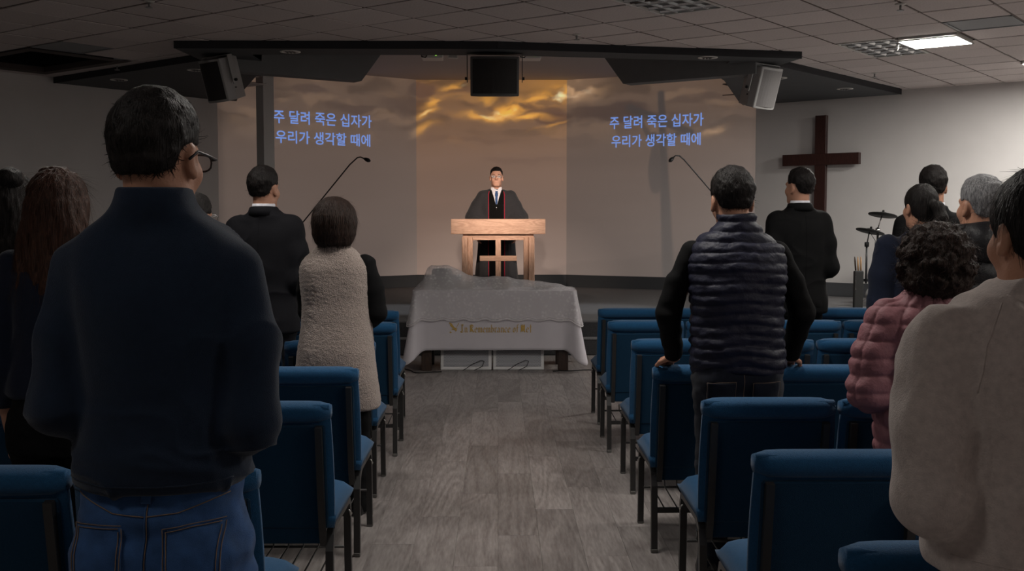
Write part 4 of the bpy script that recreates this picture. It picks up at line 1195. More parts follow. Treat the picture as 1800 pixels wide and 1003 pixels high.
mic_stand((2.82, 12.75, STAGE), [(2.82, 12.75, 1.42), (2.50, 12.74, 1.83), (2.18, 12.68, 2.18), (2.12, 12.66, 2.225), (2.07, 12.63, 2.225), (2.03, 12.60, 2.19)], 'black boom microphone stand right of the pulpit, tip over the crucifix shadow')

# ================================================================ electronic drum kit beside the right wall
mat('pad_black', (0.02, 0.02, 0.02), 0.6); mat('stick_wood', (0.40, 0.24, 0.12), 0.5); mat('mesh_white', (0.5, 0.5, 0.5), 0.6)
r = empty('electronic_drum_kit', (4.85, 13.75, STAGE), 0, 'electronic drum kit with black cymbal pads beside the right wall', 'drum kit')
def post(name, p, q, rr, m_): 
    bm = B(); tube(bm, [p, q], rr, 10); bm_obj(name, bm, m_, r, True)
post('cymbal_post', (0, 0, 0.02), (0, 0, 1.02), 0.014, M['chrome']); post('cymbal_arm', (0, 0, 1.0), (0.05, 0, 1.17), 0.008, M['chrome'])
post('cymbal_post', (-0.12, 0.05, 0.30), (-0.12, 0.05, 0.82), 0.013, M['black_metal']); post('cymbal_arm', (-0.12, 0.05, 0.80), (-0.09, 0.05, 0.96), 0.008, M['black_metal'])
for k in range(3):
    a = 2 * PI * k / 3 + 0.3; post('tripod_leg', (0, 0, 0.22), (0.25 * math.cos(a), 0.25 * math.sin(a), 0.01), 0.008, M['chrome'])
def cym(name, c, rad, tx, ty):
    bm = B(); lathe(bm, [(0.004, -0.006), (rad, -0.004), (rad, 0.004), (rad * 0.4, 0.016), (rad * 0.25, 0.035), (0.02, 0.04)], 24); o = bm_obj(name, bm, M['pad_black'], r, True, c, (tx, ty, 0))
    bm = B(); lathe(bm, [(0.014, 0.04), (0.016, 0.05), (0.012, 0.066)], 10); bm_obj('wing_nut', bm, M['black_plastic'], o, True)
cym('cymbal_pad', (0.06, 0, 1.175), 0.18, math.radians(-8), math.radians(10)); cym('cymbal_pad', (-0.08, 0.05, 0.965), 0.18, math.radians(-6), math.radians(14))
bm = B(); lathe(bm, [(0.03, -0.03), (0.034, 0), (0.03, 0.03)], 12); bm_obj('clamp', bm, M['chrome'], r, True, (0, 0, 0.98))
bm = B(); lathe(bm, [(0.028, -0.03), (0.03, 0), (0.028, 0.03)], 12); bm_obj('clamp', bm, M['black_plastic'], r, True, (-0.12, 0.05, 0.80))
post('rack_bar', (-0.25, 0.08, 0.34), (0.7, 0.15, 0.34), 0.02, M['black_metal']); post('rack_leg', (0.68, 0.15, 0.01), (0.68, 0.15, 0.36), 0.018, M['black_metal']); post('rack_leg', (-0.22, 0.08, 0.01), (-0.22, 0.08, 0.36), 0.018, M['black_metal'])
def drum(name, c, rad, h, tx):
    bm = B(); lathe(bm, [(rad, 0.0), (rad, h), (rad * 0.97, h + 0.008)], 28); o = bm_obj(name, bm, M['pad_black'], r, False, c, (tx, 0, 0))
    bm = B(); lathe(bm, [(rad * 0.94, h + 0.006), (rad * 0.94, h + 0.011)], 28); bm_obj('drum_head', bm, M['mesh_white'], o, False)
drum('tom_pad', (0.18, -0.02, 0.36), 0.13, 0.07, math.radians(20)); drum('tom_pad', (0.47, -0.02, 0.36), 0.14, 0.07, math.radians(20)); drum('snare_pad', (0.25, 0.35, 0.42), 0.16, 0.08, 0)
bm = B(); lathe(bm, [(0.11, -0.03), (0.11, 0.03), (0.10, 0.034)], 24); o = bm_obj('kick_pad', bm, M['mesh_white'], r, False, (0.02, 0.12, 0.15), (PI / 2, 0, 0))
bm = B(); box(bm, (0.02, 0.17, 0.14), (0.06, 0.03, 0.27)); bm_obj('kick_stand', bm, M['black_metal'], r)
bm = B(); tube(bm, [(-0.08, 0.05, 0.95), (-0.02, 0.03, 0.85), (-0.03, 0.02, 0.7), (0.0, 0.0, 0.5)], 0.004, 6); bm_obj('cable', bm, M['black_plastic'], r, True)
r2 = empty('stick_holder', (4.57, 13.62, STAGE), 0, 'black drumstick bag standing left of the drum kit', 'bag')
bm = B(); box(bm, (0, 0, 0.235), (0.115, 0.07, 0.47), bev=0.012); bm_obj('bag', bm, M['pad_black'], r2)
for k in range(8):
    bm = B(); lathe(bm, [(0.004, -0.004), (0.004, 0.004)], 8); bm_obj('rivet', bm, M['chrome'], r2, True, (-0.045, -0.037, 0.24 + 0.022 * k), (PI / 2, 0, 0))
for k, (dx, tl, l_) in enumerate(((-0.035, 0.10, 'dark brown drumstick leaning in the black bag'), (-0.004, 0.05, 'pale wooden drumstick upright in the black bag'), (0.030, 0.03, 'light wooden drumstick nearest the drums in the black bag'))):
    o_ = empty('drumstick', (4.57 + dx, 13.62, STAGE + 0.474), 0, l_, 'drumstick', 'drumsticks in the bag')
    bm = B(); tube(bm, [(0, 0, 0), (0, 0, 0.12), (0, 0, 0.165), (0, 0, 0.18)], [0.011, 0.011, 0.007, 0.004], 8)
    bm_obj('stick', bm, M['dark_wood'] if k == 0 else M['stick_wood'], o_, True, None, (0, -tl, 0))
# ================================================================ people: smooth implicit surfaces turned into meshes
class Field:
    def __init__(self, lo, hi, vox):
        self.lo = np.array(lo, np.float32); self.vox = vox
        n = np.ceil((np.array(hi) - np.array(lo)) / vox).astype(int) + 1
        self.ax = [self.lo[k] + vox * np.arange(n[k], dtype=np.float32) for k in range(3)]
        self.f = np.full(n, 1.0, np.float32)
    def box(self, lo, hi, m):
        sl = []
        for k in range(3):
            a = int(np.floor((lo[k] - m - self.lo[k]) / self.vox)); b = int(np.ceil((hi[k] + m - self.lo[k]) / self.vox)) + 1
            sl.append(slice(max(a, 0), min(max(b, 0), self.f.shape[k])))
        X = self.ax[0][sl[0]][:, None, None]; Y = self.ax[1][sl[1]][None, :, None]; Z = self.ax[2][sl[2]][None, None, :]
        return tuple(sl), X, Y, Z
    def merge(self, sl, d, k, op='u'):
        a = self.f[sl]
        if op == 'u':
            if k > 0:
                h = np.clip(0.5 + 0.5 * (a - d) / k, 0, 1); self.f[sl] = a + (d - a) * h - k * h * (1 - h)
            else: self.f[sl] = np.minimum(a, d)
        elif op == 's':
            d = -d
            if k > 0:
                h = np.clip(0.5 - 0.5 * (a - d) / k, 0, 1); self.f[sl] = a + (d - a) * h + k * h * (1 - h)
            else: self.f[sl] = np.maximum(a, d)
    def ell(self, c, r, k=0.02, op='u', rot=None):
        c = np.array(c, float); R_ = max(r) if rot is not None else None
        ext = np.array([R_] * 3) if rot is not None else np.array(r)
        sl, X, Y, Z = self.box(c - ext, c + ext, k + 3 * self.vox)
        x, y, z = X - c[0], Y - c[1], Z - c[2]
        if rot is not None:
            Rm = np.array(Euler(rot).to_matrix().transposed())
            x, y, z = (Rm[0, 0] * x + Rm[0, 1] * y + Rm[0, 2] * z, Rm[1, 0] * x + Rm[1, 1] * y + Rm[1, 2] * z, Rm[2, 0] * x + Rm[2, 1] * y + Rm[2, 2] * z)
        q = np.sqrt((x / r[0]) ** 2 + (y / r[1]) ** 2 + (z / r[2]) ** 2)
        g = np.sqrt((x / r[0] ** 2) ** 2 + (y / r[1] ** 2) ** 2 + (z / r[2] ** 2) ** 2) + 1e-9
        self.merge(sl, (q * (q - 1) / g).astype(np.float32), k, op)
    def cone(self, p, q, r1, r2, k=0.02, op='u', flat=None):
        p, q = np.array(p, float), np.array(q, float); m = max(r1, r2)
        sl, X, Y, Z = self.box(np.minimum(p, q) - m, np.maximum(p, q) + m, k + 3 * self.vox)
        d = q - p; L2 = float(d @ d) + 1e-12
        t = np.clip(((X - p[0]) * d[0] + (Y - p[1]) * d[1] + (Z - p[2]) * d[2]) / L2, 0, 1)
        dist = np.sqrt((X - p[0] - t * d[0]) ** 2 + (Y - p[1] - t * d[1]) ** 2 + (Z - p[2] - t * d[2]) ** 2)
        self.merge(sl, (dist - (r1 + (r2 - r1) * t)).astype(np.float32), k, op)
    def chain(self, pts, rs, k=0.02):
        for i in range(len(pts) - 1): self.cone(pts[i], pts[i + 1], rs[i], rs[i + 1], k)
    def prof(self, tab, k=0.02, n=2.4, op='u', cx=0.0, capr=0.01):
        """stack of super-ellipses: rows (z, half width, half depth, y centre[, x centre])"""
        T = np.array([list(r) + [cx] * (5 - len(r)) for r in tab], float); T = T[np.argsort(T[:, 0])]
        zl, zh = T[0, 0], T[-1, 0]; mx = T[:, 1].max() + np.abs(T[:, 4]).max(); my = (np.abs(T[:, 3]) + T[:, 2]).max()
        sl, X, Y, Z = self.box((-mx, -my, zl), (mx, my, zh), k + 4 * self.vox)
        z = Z[0, 0]
        def itp(col):
            zz = np.linspace(zl, zh, 160); v = np.interp(zz, T[:, 0], T[:, col]); ker = np.hanning(15); ker /= ker.sum()
            v = np.convolve(np.pad(v, 7, mode='edge'), ker, 'valid'); return np.interp(z, zz, v).astype(np.float32)[None, None, :]
        a, b, cy, cxx = itp(1), itp(2), itp(3), itp(4)
        e = ((np.abs(X - cxx) / a) ** n + (np.abs(Y - cy) / b) ** n) ** (1.0 / n)
        d = (e - 1) * np.minimum(a, b)
        dz = np.maximum(zl - Z, Z - zh) + capr
        d = np.minimum(np.maximum(d + capr, dz), 0) + np.sqrt(np.maximum(d + capr, 0) ** 2 + np.maximum(dz, 0) ** 2) - capr
        self.merge(sl, d.astype(np.float32), k, op)
    def cut(self, fn):
        """keep only where fn(X,Y,Z) < 0"""
        X = self.ax[0][:, None, None]; Y = self.ax[1][None, :, None]; Z = self.ax[2][None, None, :]
        self.f = np.maximum(self.f, fn(X, Y, Z).astype(np.float32))
    def add(self, fn):
        X = self.ax[0][:, None, None]; Y = self.ax[1][None, :, None]; Z = self.ax[2][None, None, :]
        self.f = self.f + fn(X, Y, Z).astype(np.float32)
    def mesh(self):
        f = self.f; f[0] = f[-1] = 1; f[:, 0] = f[:, -1] = 1; f[:, :, 0] = f[:, :, -1] = 1
        s = f < 0
        nx, ny, nz = f.shape
        c = s[:-1, :-1, :-1].astype(np.int8)
        for (i, j, k) in ((1, 0, 0), (0, 1, 0), (0, 0, 1), (1, 1, 0), (1, 0, 1), (0, 1, 1), (1, 1, 1)):
            c = c + s[i:nx - 1 + i, j:ny - 1 + j, k:nz - 1 + k]
        ci = np.argwhere((c > 0) & (c < 8))
        idx = -np.ones(c.shape, np.int64); idx[ci[:, 0], ci[:, 1], ci[:, 2]] = np.arange(len(ci))
        acc = np.zeros((len(ci), 3)); cnt = np.zeros(len(ci))
        cor = [(a, b, d) for a in (0, 1) for b in (0, 1) for d in (0, 1)]
        val = {o: f[ci[:, 0] + o[0], ci[:, 1] + o[1], ci[:, 2] + o[2]] for o in cor}
        for o in cor:
            for k in range(3):
                if o[k] == 0:
                    p = list(o); p[k] = 1; p = tuple(p); va, vb = val[o], val[p]
                    m = (va < 0) != (vb < 0)
                    t = np.where(m, va / np.where(m, va - vb, 1), 0)
                    pos = np.array(o, float)[None, :] + np.zeros((len(ci), 1)); pos[:, k] += t
                    acc[m] += pos[m]; cnt[m] += 1
        V = self.lo[None, :] + self.vox * (ci + acc / np.maximum(cnt, 1)[:, None])
        faces = []
        for k in range(3):
            sh = [slice(None)] * 3; a = s.take(np.arange(f.shape[k] - 1), k); b = s.take(np.arange(1, f.shape[k]), k)
            e = np.argwhere(a != b)
            u, v = (k + 1) % 3, (k + 2) % 3
            ok = (e[:, u] > 0) & (e[:, v] > 0); e = e[ok]
            q = []
            for (du, dv) in ((-1, -1), (0, -1), (0, 0), (-1, 0)):
                p = e.copy(); p[:, u] += du; p[:, v] += dv; q.append(idx[p[:, 0], p[:, 1], p[:, 2]])
            q = np.stack(q, 1)
            inn = a[e[:, 0], e[:, 1], e[:, 2]]
            q[~inn] = q[~inn][:, ::-1]
            faces.append(q)
        Fq = np.vstack(faces); Fq = Fq[(Fq >= 0).all(1)]
        return V, Fq

def normals(V, Fq):
    n = np.cross(V[Fq[:, 2]] - V[Fq[:, 0]], V[Fq[:, 3]] - V[Fq[:, 1]])
    N = np.zeros_like(V)
    for k in range(4): np.add.at(N, Fq[:, k], n)
    return N / (np.linalg.norm(N, axis=1, keepdims=True) + 1e-12)

def relax(V, Fq, it=2, w=0.5):
    for _ in range(it):
        S = np.zeros_like(V); C_ = np.zeros(len(V))
        for k in range(4):
            np.add.at(S, Fq[:, k], V[Fq[:, (k + 1) % 4]]); np.add.at(C_, Fq[:, k], 1)
        V = V * (1 - w) + w * S / np.maximum(C_, 1)[:, None]
    return V

def noise3(P, seed=0):
    Pi = np.floor(P).astype(np.int64); f = P - Pi; u = f * f * (3 - 2 * f); r = 0
    for dx in (0, 1):
        for dy in (0, 1):
            for dz in (0, 1):
                n = ((Pi[:, 0] + dx) * 374761393 + (Pi[:, 1] + dy) * 668265263 + (Pi[:, 2] + dz) * 2147483647 + seed * 974711) & 0x7fffffff
                n = ((n ^ (n >> 13)) * 1274126177) & 0x7fffffff; h = ((n ^ (n >> 16)) & 0xffff) / 65535.0
                r = r + h * (u[:, 0] if dx else 1 - u[:, 0]) * (u[:, 1] if dy else 1 - u[:, 1]) * (u[:, 2] if dz else 1 - u[:, 2])
    return r * 2 - 1

def quad_obj(name, V, Fq, m, parent, smooth=True):
    me = bpy.data.meshes.new(name)
    me.vertices.add(len(V)); me.vertices.foreach_set('co', V.astype(np.float32).ravel())
    me.loops.add(len(Fq) * 4); me.loops.foreach_set('vertex_index', Fq.astype(np.int32).ravel())
    me.polygons.add(len(Fq)); me.polygons.foreach_set('loop_start', np.arange(0, len(Fq) * 4, 4, dtype=np.int32))
    me.update(calc_edges=True)
    return mesh_obj(name, me, m, parent, smooth)

# ---- materials for people
def fabric(name, col, rough=0.9, var=0.12, vscale=60, bump=0.3, bscale=350, sheen=0.1, stretch=(1, 1, 1), spec=0.15):
    return mat(name, col, rough, spec, 0.0, var, vscale, bump, bscale, stretch, sheen)
mat('skin', (0.46, 0.235, 0.155), 0.5, 0.35, var=0.10, vscale=18, bump=0.12, bscale=180)
mat('skin_pink', (0.60, 0.335, 0.245), 0.5, 0.35, var=0.08, vscale=18, bump=0.08, bscale=180)
def hair_mat(name, c, hi):
    m = bpy.data.materials.new(name); m.use_nodes = True
    N, L = nodes_of(m); b = N['Principled BSDF']; b.inputs['Roughness'].default_value = 0.55; b.inputs['Specular IOR Level'].default_value = 0.2
    tc = N.new('ShaderNodeTexCoord'); mp = N.new('ShaderNodeMapping'); mp.inputs['Scale'].default_value = (1, 1, 0.10)
    L.new(tc.outputs['Object'], mp.inputs['Vector'])
    n1 = N.new('ShaderNodeTexNoise'); n1.inputs['Scale'].default_value = 260; n1.inputs['Detail'].default_value = 3
    L.new(mp.outputs[0], n1.inputs['Vector'])
    rp = N.new('ShaderNodeValToRGB'); rp.color_ramp.elements[0].position = 0.35; rp.color_ramp.elements[0].color = (*c, 1); rp.color_ramp.elements[1].position = 0.75; rp.color_ramp.elements[1].color = (*hi, 1)
    L.new(n1.outputs['Fac'], rp.inputs['Fac']); L.new(rp.outputs[0], b.inputs['Base Color'])
    bp = N.new('ShaderNodeBump'); bp.inputs['Strength'].default_value = 0.9; bp.inputs['Distance'].default_value = 0.004
    L.new(n1.outputs['Fac'], bp.inputs['Height']); L.new(bp.outputs[0], b.inputs['Normal'])
    MATS[name] = m; return m
hair_mat('hair_black', (0.005, 0.004, 0.004), (0.016, 0.012, 0.011))
hair_mat('hair_dark_brown', (0.009, 0.005, 0.004), (0.042, 0.022, 0.015))
hair_mat('hair_brown', (0.020, 0.009, 0.006), (0.085, 0.036, 0.022))
hair_mat('hair_grey', (0.10, 0.10, 0.105), (0.36, 0.36, 0.37))
fabric('navy_knit', (0.008, 0.016, 0.034), 0.95, bump=0.25, bscale=500, sheen=0.15)
fabric('denim', (0.030, 0.078, 0.200), 0.9, var=0.35, vscale=22, bump=0.3, bscale=600)
fabric('denim_dark', (0.008, 0.010, 0.018), 0.9, var=0.25, vscale=30, bump=0.3, bscale=600)
fabric('black_cloth', (0.0045, 0.0045, 0.005), 0.9, var=0.15, bump=0.2, sheen=0.0)
fabric('suit_charcoal', (0.008, 0.008, 0.0105), 0.8, var=0.1, bump=0.15, bscale=700, sheen=0.0)
fabric('suit_black', (0.0045, 0.0045, 0.005), 0.8, var=0.1, bump=0.15, bscale=700, sheen=0.0)
fabric('navy_cloth', (0.009, 0.013, 0.028), 0.9)
mat('puffer_navy', (0.010, 0.011, 0.026), 0.55, 0.25, var=0.12, vscale=30, bump=0.25, bscale=90)
mat('puffer_black', (0.010, 0.010, 0.012), 0.5, 0.35, var=0.12, vscale=30, bump=0.25, bscale=90)
mat('puffer_pink', (0.27, 0.118, 0.135), 0.6, 0.25, var=0.10, vscale=24, bump=0.25, bscale=80)
fabric('fleece_beige', (0.34, 0.28, 0.25), 0.98, var=0.22, vscale=150, bump=0.9, bscale=190, sheen=0.2)
fabric('sweat_grey', (0.50, 0.435, 0.41), 0.95, var=0.14, vscale=80, bump=0.3, bscale=300, sheen=0.15)
fabric('robe_grey', (0.030, 0.030, 0.034), 0.85, var=0.08, bump=0.1)
fabric('velvet_black', (0.003, 0.003, 0.003), 0.9, sheen=0.05)
fabric('piping_red', (0.32, 0.012, 0.035), 0.6)
fabric('shirt_white', (0.72, 0.72, 0.78), 0.8, bump=0.05)
fabric('tie_blue', (0.035, 0.085, 0.22), 0.6, bump=0.1)
mat('thread', (0.16, 0.11, 0.08), 0.8)
mat('lens', (0.7, 0.75, 0.8), 0.08, 0.6, alpha=0.22)
mat('eye_white', (0.7, 0.68, 0.66), 0.25); mat('iris', (0.02, 0.012, 0.008), 0.2); mat('lip', (0.42, 0.16, 0.13), 0.5); mat('shoe', (0.012, 0.011, 0.011), 0.4); mat('gold', (0.6, 0.4, 0.12), 0.25, 0.5, 1.0)

def crease(V, amp, fx, fy, fz, seed, sharp=5.0):
    """long soft fabric creases: ridged noise"""
    n = noise3(V * np.array([fx, fy, fz]) + 0.35 * noise3(V * 9, seed + 1)[:, None], seed)
    return amp * (1 - np.abs(n)) ** sharp
# ---- body
def head_field(F, hc, s, turn=0.0, tilt=0.0):
    """adds head and neck to a field; hc head centre, s head scale; face looks along +Y turned by 'turn'"""
    R_ = Matrix.Rotation(turn, 3, 'Z') @ Matrix.Rotation(tilt, 3, 'X')
    e = (tilt, 0, turn)
    def T(p): v = R_ @ Vector(p) * s; return (hc[0] + v.x, hc[1] + v.y, hc[2] + v.z)
    def E(c, r, k, op='u'): F.ell(T(c), [q * s for q in r], k * s, op, rot=(tilt, 0, turn))
    def C(a, b, r1, r2, k, op='u'): F.cone(T(a), T(b), r1 * s, r2 * s, k * s, op)
    E((0, -0.012, 0.028), (0.073, 0.093, 0.088), 0.02)
    E((0, 0.026, -0.045), (0.058, 0.066, 0.072), 0.03)
    E((0, 0.060, -0.094), (0.026, 0.022, 0.018), 0.03)
    for sx in (-1, 1):
        E((sx * 0.040, 0.056, -0.030), (0.022, 0.024, 0.024), 0.02)
        C((sx * 0.045, 0.0, -0.078), (sx * 0.018, 0.062, -0.096), 0.014, 0.014, 0.02)
    C((-0.034, 0.076, 0.020), (0.034, 0.076, 0.020), 0.011, 0.011, 0.014)
    for sx in (-1, 1): E((sx * 0.031, 0.094, -0.001), (0.017, 0.014, 0.011), 0.010, 's')
    C((0, 0.086, 0.006), (0, 0.104, -0.030), 0.008, 0.012, 0.010)
    for sx in (-1, 1): E((sx * 0.012, 0.092, -0.034), (0.009, 0.010, 0.008), 0.006)
    C((-0.018, 0.082, -0.0605), (0.018, 0.082, -0.0605), 0.0065, 0.0065, 0.006)
    C((-0.015, 0.082, -0.070), (0.015, 0.082, -0.070), 0.007, 0.007, 0.006)
    for sx in (-1, 1):
        E((sx * 0.076, -0.008, -0.012), (0.010, 0.020, 0.032), 0.008)
        E((sx * 0.083, -0.002, -0.008), (0.005, 0.010, 0.016), 0.004, 's')
        E((sx * 0.076, 0.0, -0.038), (0.008, 0.010, 0.010), 0.006)
    return T, R_

def hand(F, w, dirv, nrm, side, s=1.0, curl=0.6, spread=0.12, k=0.006):
    """palm and five fingers; w wrist, dirv along the hand, nrm out of the back of the hand, side +1/-1 = thumb towards +/- (dir x nrm)"""
    d = Vector(dirv).normalized(); n = Vector(nrm); n = (n - d * n.dot(d)).normalized(); x = d.cross(n) * side
    w = Vector(w)
    def P(a, b, c): return tuple(w + (d * a + x * b + n * c) * s)
    for b_ in (-0.028, -0.010, 0.010, 0.028): F.cone(P(0.008, b_ * 0.6, 0), P(0.082, b_, 0), 0.015 * s, 0.0125 * s, 0.010)
    lens = [(0.028, 0.070), (0.010, 0.080), (-0.010, 0.076), (-0.028, 0.060)]
    for (b_, L) in lens:
        a0 = Vector((0.082, b_, 0.0)); ang = 0.10 + curl * 0.45; p = a0; fr = (0.45, 0.30, 0.25)
        bb = b_ * spread * 6
        for q in range(3):
            stp = Vector((math.cos(ang), bb * 0.6 * (1 if q == 0 else 0.3), -math.sin(ang))).normalized() * L * fr[q]
            nx = p + stp
            F.cone(P(*p), P(*nx), (0.0095 - 0.0008 * q) * s, (0.0088 - 0.0009 * q) * s, k * 0.6)
            p = nx; ang += curl * (0.75 if q == 0 else 0.6)
    p0 = Vector((0.020, 0.024, -0.004)); p1 = p0 + Vector((0.030, 0.026, -0.010)); p2 = p1 + Vector((0.030, 0.006, -0.010)); p3 = p2 + Vector((0.022, -0.004, -0.006))
    F.cone(P(*p0), P(*p1), 0.014 * s, 0.011 * s, 0.008); F.cone(P(*p1), P(*p2), 0.011 * s, 0.0098 * s, 0.004); F.cone(P(*p2), P(*p3), 0.0098 * s, 0.0078 * s, 0.004)

def bvh_of(V, Fq): return BVHTree.FromPolygons([Vector(v) for v in V], [tuple(int(i) for i in f) for f in Fq])

def surf(bv, x, z, back=True, off=0.0, y0=1.0):
    h = bv.ray_cast(Vector((x, -y0 if back else y0, z)), Vector((0, 1 if back else -1, 0)))
    if h[0] is None: return None
    return h[0] + h[1] * off

def seam(bv, pts, r, name, m, parent, back=True, off=0.001, seg=5, step=0.012):
    """thin stitched line laid on a garment through (x, z) points"""
    P = []
    for k in range(len(pts) - 1):
        (x0, z0), (x1, z1) = pts[k], pts[k + 1]; n = max(2, int(math.hypot(x1 - x0, z1 - z0) / step))
        for t in np.linspace(0, 1, n, endpoint=False):
            q = surf(bv, x0 + (x1 - x0) * t, z0 + (z1 - z0) * t, back, off)
            if q is not None: P.append(q)
    q = surf(bv, *pts[-1], back, off)
    if q is not None: P.append(q)
    if len(P) < 2: return None
    bm = B(); tube(bm, P, r, seg); return bm_obj(name, bm, m, parent, True)

def patch(bv, xl, xr, z0, z1, name, m, parent, back=True, off=0.003, nx=12, nz=16):
    """piece of cloth lying on a garment; xl(z), xr(z) its edges"""
    V, Fq = [], []
    for j in range(nz + 1):
        z = z0 + (z1 - z0) * j / nz
        for i in range(nx + 1):
            x = xl(z) + (xr(z) - xl(z)) * i / nx; q = surf(bv, x, z, back, off)
            if q is None: q = surf(bv, x * 0.9, z, back, off) or Vector((x, 0, z))
            V.append(tuple(q))
    for j in range(nz):
        for i in range(nx):
            a = j * (nx + 1) + i; Fq.append((a, a + 1, a + nx + 2, a + nx + 1))
    o = from_data(name, V, Fq, m, parent, True)
    so = o.modifiers.new('thickness', 'SOLIDIFY'); so.thickness = 0.004; so.offset = 0
    return o
def build_person(loc, h, label, yaw=0.0, z0=0.0, vox=0.007, hs=1.0, turn=0.0, tilt=0.0, skin='skin', lean=0.0, head_off=(0, 0), group=None,
                 torso=None, shw=0.19, arms='clasped', sleeve=(0.068, 0.056, 0.044), top_name='jacket', top_mat='black_cloth', sleeve_mat=None, top_disp=None,
                 collar=None, trousers=('trousers', 'black_cloth'), hip=0.165, legr=(0.092, 0.068, 0.058), hair='short', hair_m='hair_black', hair_len=0.0, strands=700, cast=None, top_vox=None, legs_visible=True, arm_pts=None, hand_pose=None, torso_n=2.5, relax_it=2, sleeve_k=0.022):
    """a standing person facing local +Y. Returns dict with root and meshes' search trees"""
    R = empty('person', (loc[0], loc[1], z0), yaw, label, 'person', group)
    out = {'root': R}
    def ln(z): return lean * max(0.0, z - 0.52 * h)          # forward lean of the upper body
    zs = 0.805 * h
    if arm_pts is None:
        if arms == 'clasped':
            arm_pts = [[(sx * shw, 0, zs), (sx * (shw + 0.055), -0.035, 0.625 * h), (sx * 0.075, 0.215, 0.60 * h)] for sx in (-1, 1)]
        elif arms == 'down':
            arm_pts = [[(sx * shw, 0, zs), (sx * (shw + 0.045), -0.02, 0.62 * h), (sx * (shw + 0.05), 0.06, 0.475 * h)] for sx in (-1, 1)]
        elif arms == 'front':
            arm_pts = [[(sx * shw, 0, zs), (sx * (shw + 0.04), 0.0, 0.63 * h), (sx * 0.10, 0.22, 0.68 * h)] for sx in (-1, 1)]
        arm_pts = [[(p[0], p[1] + ln(p[2]), p[2]) for p in a] for a in arm_pts]
    if hand_pose is None:
        if arms == 'down': hand_pose = [((0, 0.15, -1), (sx, 0, 0), -sx) for sx in (-1, 1)]
        else: hand_pose = [((-sx * 0.9, 0.3, -0.25), (0.2 * sx, 0.9, 0.3), sx) for sx in (-1, 1)]
    hc = (head_off[0], ln(h) + 0.005 + head_off[1], h - 0.128 * hs)
    # ---------------- body: one continuous skin mesh
    xs = max(max(abs(p[0]) for p in a) for a in arm_pts) + 0.20; ys = [p[1] for a in arm_pts for p in a]
    F = Field((-xs, min(-0.22, min(ys) - 0.15), -0.0), (xs, max(0.30, max(ys) + 0.22, hc[1] + 0.2), h + 0.04), vox)
    for sx in (-1, 1):
        F.chain([(sx * 0.085, 0, 0.50 * h), (sx * 0.09, 0.012, 0.28 * h), (sx * 0.095, -0.012, 0.052 * h)], [0.076, 0.05, 0.034], 0.02)
        F.cone((sx * 0.095, -0.01, 0.045), (sx * 0.105, 0.14, 0.030), 0.036, 0.026, 0.02)
    F.prof([(0.455 * h, 0.135, 0.085, 0), (0.53 * h, 0.145, 0.09, 0), (0.61 * h, 0.125, 0.08, ln(0.61 * h)), (0.72 * h, 0.14, 0.088, ln(0.72 * h)), (0.79 * h, 0.14, 0.078, ln(0.79 * h)), (0.825 * h, 0.07, 0.06, ln(0.825 * h)), (0.84 * h, 0.05, 0.05, ln(0.84 * h))], 0.03, 2.2)
    nk0 = (0, ln(0.81 * h) - 0.015, 0.81 * h); F.cone(nk0, (hc[0], hc[1] - 0.022 * hs, hc[2] - 0.03 * hs), 0.060 * hs, 0.057 * hs, 0.03)
    T, Rh = head_field(F, hc, hs, turn, tilt)
    for a, hp in zip(arm_pts, hand_pose):
        F.chain(a, [0.048, 0.040, 0.027], 0.02)
        hand(F, a[2], hp[0], hp[1], hp[2], 0.98 * min(1.05, h / 1.72), hp[3] if len(hp) > 3 else 0.6)
    V, Q = F.mesh(); V = relax(V, Q, 1, 0.4)
    out['body'] = quad_obj('body', V, Q, M[skin], R); out['T'] = T
    # ---------------- upper garment
    tv = top_vox or vox
    if torso is not None:
        zt = max(r_[0] for r_ in torso); zb = min(r_[0] for r_ in torso)
        F = Field((-xs, min(-0.24, min(ys) - 0.15), zb - 0.05), (xs, max(0.26, max(ys) + 0.12), zt + 0.05), tv)
        F.prof([(r_[0], r_[1], r_[2], (r_[3] if len(r_) > 3 else 0) + ln(r_[0]), r_[4] if len(r_) > 4 else 0.0) for r_ in torso], 0.0, torso_n)
        Fs = F
        if sleeve_mat is not None:
            Fs = Field(F.lo, F.lo + np.array(F.f.shape) * tv, tv)
        for a in arm_pts:
            w = Vector(a[2]); e = Vector(a[1]); w2 = tuple(w + (e - w) * 0.10)
            a_ = [a[0], a[1], w2]
            mid = tuple((Vector(a[0]) + Vector(a[1])) / 2 + Vector((0.012 * (1 if a[0][0] > 0 else -1), 0, 0)))
            rr = [sleeve[0], sleeve[0] * 0.95, sleeve[1], sleeve[2]]
            Fs.chain([a_[0], mid, a_[1], a_[2]], rr, sleeve_k if sleeve_mat is None else 0.015)
        if collar: 
            for c_ in collar: F.prof([(r_[0], r_[1], r_[2], (r_[3] if len(r_) > 3 else 0) + ln(r_[0])) for r_ in c_], 0.012, 2.1)
        # neck opening and hem hollow
        zc = zt if not collar else max(r_[0] for c_ in collar for r_ in c_)
        F.cone((hc[0], ln(zc) - 0.014, zc + 0.03), (hc[0] * 0.7, ln(zc) - 0.012, zc - 0.030), 0.058 * hs, 0.048 * hs, 0.004, 's')
        V, Q = F.mesh(); V = relax(V, Q, relax_it, 0.5); N_ = normals(V, Q)
        if top_disp is not None: V = V + N_ * top_disp(V, N_)[:, None]
        out['top'] = quad_obj(top_name, V, Q, M[top_mat], R); out['top_bv'] = bvh_of(V, Q)
        if sleeve_mat is not None:
            V, Q = Fs.mesh(); V = relax(V, Q, 2, 0.5); N_ = normals(V, Q)
            V = V + N_ * (0.004 * noise3(V * np.array([14, 14, 30.])) )[:, None]
            out['sleeves'] = quad_obj('shirt_sleeves', V, Q, M[sleeve_mat], R)
